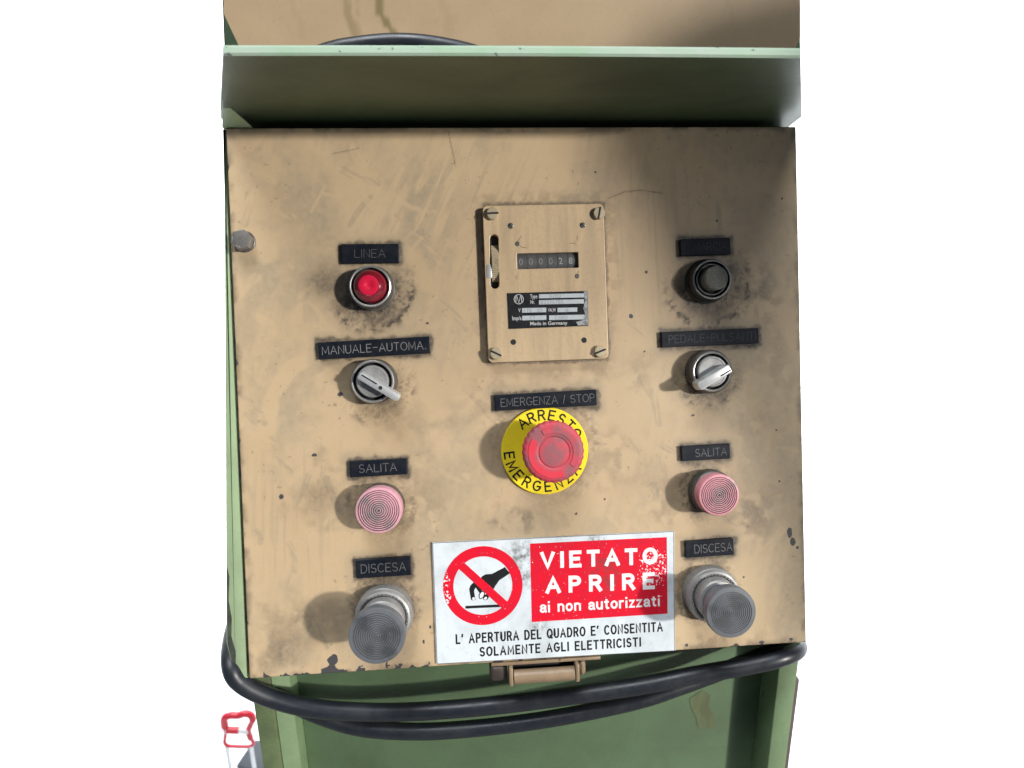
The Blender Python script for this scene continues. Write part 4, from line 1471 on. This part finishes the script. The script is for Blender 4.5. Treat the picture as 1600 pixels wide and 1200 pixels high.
# maker's roundel: circle with I V O
cxr, czr = C(810.5, 467.5, HR)
rr = 7.2 / PXMM
add_tube_flat(bm, [Vector((cxr + rr * math.cos(t * math.pi / 18), -HR - .02, czr + rr * math.sin(t * math.pi / 18))) for t in range(37)], .24, .3)
for ln in (((-1.9, -1.6), (-1.9, 1.6)), ((-1.3, 2.2), (0, -2.4), (1.3, 2.2)), ((1.9, 1.6), (1.9, -1.6))):
    add_tube_flat(bm, [Vector((cxr + a, -HR - .02, czr + b)) for a, b in ln], .24, .3)
finish('rating_lettering', bm, [M['ratingtext'], M['ratinggrey']], ct, smooth=0)
bm = bmesh.new()
wpts = [(912, 455.3), (918, 455.2), (918.8, 508), (903, 508.4), (900, 503), (911, 500), (914, 490), (911.5, 482), (914, 470)]
add_poly(bm, list(reversed([C(*p, HR) for p in wpts])), -HR - .09, -HR - .0)
finish('worn_corner', bm, M['ratingworn'], ct, smooth=0)

# ================================================================== LATCH under the panel
lz0 = L(850, 1030)[1]
lt = empty('latch', cp, (L(850, 1040)[0], 0, 0), 'tan toggle latch with a rolled handle under the panel edge')
def lx(px, h=4): return L(px, 1045, h)[0] - lt.location.x * 1000
bm = bmesh.new()
add_box(bm, lx(768), lx(940), -1.6, 3.0, -1.7, .3, .3)
finish('mounting_strip', bm, M['latch'], lt)
for a, b, mt in ((765, 793, 'latch_dark'), (906, 917, 'latch')):
    bm = bmesh.new(); add_box(bm, lx(a), lx(b), -2.0, 12, -12.5, -1.8, 3.0, 4); finish('latch_lug', bm, M[mt], lt)
for a, b in ((795, 801.5), (899, 905)):
    bm = bmesh.new(); add_box(bm, lx(a), lx(b), -6.0, 10, -14.2, -1.8, 1.0, 2); finish('latch_cheek', bm, M['latch'], lt)
bm = bmesh.new()
add_tube(bm, [(lx(803), -1.0, -10.0), (lx(898), -1.0, -10.0)], 4.6, 24); finish('handle_roll', bm, M['latch'], lt)
bm = bmesh.new()
add_box(bm, lx(802.5), lx(898.5), 4.2, 8, -14, -1.9, .3); finish('latch_back', bm, M['black'], lt)

# ================================================================== WARNING SIGN
HS = 1.4
scx, scz = S(865, 933, HS)
sg = panel_thing('warning_sign', scx, scz)
tag(sg, 'white aluminium warning sign reading VIETATO APRIRE with a red crossed-out hand', 'sign')
def G(px, py, h=HS):
    x, z = S(px, py, h)
    return x - scx, z - scz
def poly_px(bm, pts, y0, y1, mi=0, bev=0):
    q = [G(*p) for p in pts]
    a = sum(q[i][0] * q[(i + 1) % len(q)][1] - q[(i + 1) % len(q)][0] * q[i][1] for i in range(len(q)))
    if a < 0:
        q = list(reversed(q))
    add_poly(bm, q, y0, y1, mi, bev)
corners = [(675, 848), (1053.5, 830), (1055, 1017), (682, 1038)]
bm = bmesh.new(); poly_px(bm, corners, -HS, -.3, bev=.25); finish('sign_plate', bm, M['sign'], sg, smooth=0)
# dark outline round the plate edge
bm = bmesh.new()
cor = [Vector((G(*p)[0], -HS - .01, G(*p)[1])) for p in corners]
mid = sum(cor, Vector()) / 4
loop = [c + (mid - c).normalized() * .55 for c in cor]
add_tube_flat(bm, loop + [loop[0]], .20, .25)
finish('border_line', bm, eng_mat('border_grey', .09), sg, smooth=0)
def c_px(px): return (px[0] / 3.9024 + 660, px[1] / 3.9024 + 810)
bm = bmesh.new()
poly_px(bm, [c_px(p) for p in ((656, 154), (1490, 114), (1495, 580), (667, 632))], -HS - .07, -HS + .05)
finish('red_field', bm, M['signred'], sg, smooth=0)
bm = bmesh.new()
def sk_(s, x0, y0, x1, y1, cap, wpx, gap, hh=.13):
    a, b = G(*c_px((x0, y0))), G(*c_px((x1, y1)))
    rad, cap = wpx / 3.9024 / PXMM / 2, cap / 3.9024 / PXMM
    Ln = math.hypot(b[0] - a[0], b[1] - a[1])
    ex_ = Vector(((b[0] - a[0]) / Ln, 0, (b[1] - a[1]) / Ln))
    ez_ = Vector((-ex_.z, 0, ex_.x))
    kx = (Ln - 2 * rad) / stroke_width(s, gap)
    o_ = Vector((a[0], -HS - hh + .05, a[1])) + ex_ * rad + ez_ * rad
    add_strokes(bm, s, lambda u, v: o_ + ex_ * (u * kx) + ez_ * (v * (cap - 2 * rad)), rad, .05 / rad * 1.0, gap)
def st_(s, x0, y0, x1, y1, cap, off, mi=0, hh=.13, spc=1.0):
    a, b = c_px((x0, y0)), c_px((x1, y1))
    add_text(bm, s, G(*a), G(*b), cap / 3.9024 / PXMM, -HS - hh, .05, off, spc, mi)
sk_('VIETATO', 718, 309, 1436, 280, 108, 25, .58)
sk_('APRIRE', 750, 461, 1420, 432, 108, 25, .78)
sk_('ai non autorizzati', 715, 577, 1450, 536, 70, 13, .33)
finish('white_lettering', bm, M['signtext'], sg, smooth=0)
bm = bmesh.new()
sk_("L' APERTURA DEL QUADRO E\u00b4 CONSENTITA", 203, 768, 1467, 690, 63, 11, .46, .08)
sk_('SOLAMENTE AGLI ELETTRICISTI', 349, 844, 1335, 782, 61, 11, .46, .08)
finish('black_lettering', bm, M['ink'], sg, smooth=0)
# pictogram: hand, bar, ring and slash
bm = bmesh.new()
poly_px(bm, [c_px(p) for p in ((503, 297), (534, 334), (505, 354), (470, 376), (446, 410), (436, 428), (424, 434), (400, 430), (370, 400), (352, 384), (345, 374), (354, 368), (362, 354), (385, 341), (425, 338), (462, 318))], -HS - .06, -HS + .05)
poly_px(bm, [c_px(p) for p in ((262, 534), (476, 524), (482, 540), (262, 550))], -HS - .06, -HS + .05)
poly_px(bm, [c_px(p) for p in ((322, 380), (292, 410), (285, 432), (290, 462), (297, 496), (306, 500), (324, 496), (318, 462), (315, 440), (323, 424), (346, 412))], -HS - .06, -HS + .05)
poly_px(bm, [c_px(p) for p in ((344, 404), (327, 424), (336, 438), (348, 454), (360, 448), (366, 430))], -HS - .068, -HS + .05)
def oval(cx, cy, a, b, t):
    t = math.radians(t)
    return [c_px((cx + a * math.cos(q) * math.cos(t) - b * math.sin(q) * math.sin(t), cy + a * math.cos(q) * math.sin(t) + b * math.sin(q) * math.cos(t))) for q in [2 * math.pi * k / 24 for k in range(24)]]
poly_px(bm, oval(362, 466, 17, 27, 24), -HS - .078, -HS + .05)
poly_px(bm, oval(388, 480, 15, 21, 38), -HS - .072, -HS + .05)
finish('hand_symbol', bm, M['ink'], sg, smooth=0)
bm = bmesh.new()
poly_px(bm, oval(362, 467, 11, 20.5, 24), -HS - .095, -HS)
poly_px(bm, oval(385, 487, 7.5, 10, 48), -HS - .095, -HS)
poly_px(bm, oval(312, 489, 8, 9, 0), -HS - .095, -HS)
finish('finger_nails', bm, M['signtext'], sg, smooth=0)
bm = bmesh.new()
rc = Vector((*G(754.6, 915), 0))
ro_, ri_ = 62.6 / PXMM * .994, 46.4 / PXMM * .994
n = 96
A = [bm.verts.new((rc.x + ro_ * math.cos(2 * math.pi * k / n), -HS - .11, rc.y + ro_ * math.sin(2 * math.pi * k / n))) for k in range(n)]
B = [bm.verts.new((rc.x + ri_ * math.cos(2 * math.pi * k / n), -HS - .11, rc.y + ri_ * math.sin(2 * math.pi * k / n))) for k in range(n)]
A2 = [bm.verts.new((v.co.x, -HS + .05, v.co.z)) for v in A]
B2 = [bm.verts.new((v.co.x, -HS + .05, v.co.z)) for v in B]
for k in range(n):
    k2 = (k + 1) % n
    bm.faces.new((A[k], A[k2], B[k2], B[k])); bm.faces.new((A[k], A2[k], A2[k2], A[k2])); bm.faces.new((B[k], B[k2], B2[k2], B2[k]))
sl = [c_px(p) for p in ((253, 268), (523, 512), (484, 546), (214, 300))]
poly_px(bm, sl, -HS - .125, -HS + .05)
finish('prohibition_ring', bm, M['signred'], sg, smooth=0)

# ================================================================== CABLES
def cable(name, pts, rad, label, m=None):
    """pts: (px, py, world y of the cable's axis)"""
    P = []
    for p in pts:
        x, z = SW(p[0], p[1], p[2])
        P.append(Vector((x, p[2], z)))
    o0 = P[0].copy()
    cv = catmull(P, 14)
    bm = bmesh.new()
    add_tube(bm, [p - o0 for p in cv], rad, 24)
    o = finish(name, bm, m or M['rubber'], None, tuple(o0), smooth=60)
    tag(o, label, 'cable')
    return o
YC = YB - 9
cable('power_cable', [(388, 880, YC + 85), (376, 945, YC + 58), (363, 995, YC + 22), (361, 1040, YC - 2), (378, 1068, YC - 6), (428, 1092, YC - 5), (500, 1108, YC - 3), (600, 1113, YC), (700, 1108.5, YC), (800, 1099, YC - 1), (900, 1086, YC - 2), (1000, 1071.5, YC - 3), (1090, 1054, YC - 4),
                      (1170, 1040, YC - 5), (1225, 1026, YC - 3), (1247, 1014, YC + 12), (1243, 1000, YC + 40), (1225, 985, YC + 70)], 6.0, 'black rubber cable sagging along the bottom edge of the control panel')
cable('power_cable', [(392, 1052, YC + 22), (412, 1074, YC + 14), (450, 1096, YC + 9), (510, 1122, YC + 4), (570, 1138, YC + 2), (650, 1143, YC), (730, 1139, YC), (820, 1129, YC + 1), (910, 1114, YC + 1), (1000, 1094, YC + 2), (1060, 1074, YC + 5), (1120, 1052, YC + 9),
                      (1180, 1028, YC + 9), (1215, 1016, YC + 10), (1235, 1005, YC + 30), (1225, 990, YC + 70)], 5.6, 'lower black rubber cable hanging just beneath the other one')
# cable lying on top of the hood
P = [S(px, py, h_) + (h_,) for px, py, h_ in ((450, 108, 0), (515, 83, 3), (560, 74, 4), (615, 69, 4), (670, 72, 4), (735, 85, 3), (800, 108, 0))]
o0 = PF @ (Vector((P[0][0], 0, P[0][1])) * .001)
pp = [((PF @ (Vector((a, -h_, b)) * .001)) - o0) * 1000 for a, b, h_ in P]
bm = bmesh.new(); add_tube(bm, catmull(pp, 12), 6.4, 24)
oc = finish('power_cable', bm, M['rubber'], None, tuple(o0 * 1000), smooth=60)
tag(oc, 'short black cable arching up behind the rim of the green hood', 'cable')

# ================================================================== THINGS IN THE BACKGROUND
YR = 700.0
def RP(px, py, dy=0):
    x, z = SW(px, py, YR + dy)
    return Vector((x, YR + dy, z))
org = RP(372, 1166)
rf = bpy.data.objects.new('folding_barrier', None); COL.objects.link(rf)
rf.location = (org.x * .001, YR * .001, 0)
tag(rf, 'red framed barrier with a red and white crossbar on the white floor', 'barrier')
o_ = Vector((org.x, YR, 0))
bm = bmesh.new()
top = [(362, 1117.5), (372, 1118), (382, 1115), (391, 1117), (395, 1124), (391, 1134), (388, 1142), (391, 1152), (396, 1161), (391, 1166), (378, 1166.5), (366, 1166), (356, 1165), (351, 1160), (352, 1148), (351, 1134), (350, 1124), (354, 1119)]
ring_ = [RP(*p) - o_ for p in top]
cl_ = catmull(ring_[-2:] + ring_ + ring_[:2], 6)[12:-13]
nn = len(cl_)
add_tube(bm, cl_, [7.5 if (i < 26 or i > nn - 14) else (6.0 if i < 44 else 3.6) for i in range(nn)], 12, closed=True)
finish('frame', bm, M['redplastic'], rf)
for a, b, m in ((352, 354.5, 'whiteplastic'), (354.5, 374, 'redplastic'), (374, 389, 'whiteplastic')):
    bm = bmesh.new(); add_tube(bm, [RP(a, 1140.5) - o_, RP(b, 1141.5) - o_], 7.5, 16); finish('crossbar', bm, M[m], rf)
# legs down to the floor
for px in (354, 392):
    p = RP(px, 1165)
    bm = bmesh.new(); add_tube(bm, [p - o_, Vector((p.x - o_.x, 0, 0))], 4, 12); finish('leg', bm, M['whiteplastic'], rf)
# dark skid on the floor beyond the pedestal's left foot
sk = [SF(372, 1212), SF(398, 1172), SF(440, 1172), SF(440, 1230)]
bm = bmesh.new()
sx_, sy_ = sk[0]
prism(bm, [(x - sx_, y - sy_, 0) for x, y in sk], [(x - sx_, y - sy_, 30) for x, y in sk], bev=2)
o = finish('floor_mat', bm, M['bluegrey'], None, (sx_, sy_, 1.0))
tag(o, 'dark grey mat on the white floor beside the green pedestal', 'mat')

# added slab to the right, outside the picture, that shades the upper right of the panel
T = 850.0
def shade_pt(px, py, h=0.0):
    x, z = S(px, py, h)
    v = Vector((x, -h, z)) + TO_SUN * T
    return v
out = [shade_pt(*p) for p in ((1222, 985), (1195, 830), (1146, 690), (1083, 560), (1030, 440), (980, 330), (930, 240), (922, 195), (945, 130), (1030, 78), (1082, 48), (1168, -30))]
far = [out[-1] + Vector((260, 0, 60)), out[0] + Vector((300, 0, -80))]
cen = sum(out + far, Vector()) / len(out + far)
bm = bmesh.new()
prism(bm, [(p - cen)[:] for p in out + far], [(p - cen + TO_SUN * 40)[:] for p in out + far], bev=3)
o = finish('shadow_caster', bm, M['caster'], None)
o.matrix_world = PF @ Matrix.Translation(cen * .001)
tag(o, 'added unseen dark green shadow boom standing out at the right in front of the panel', 'caster')
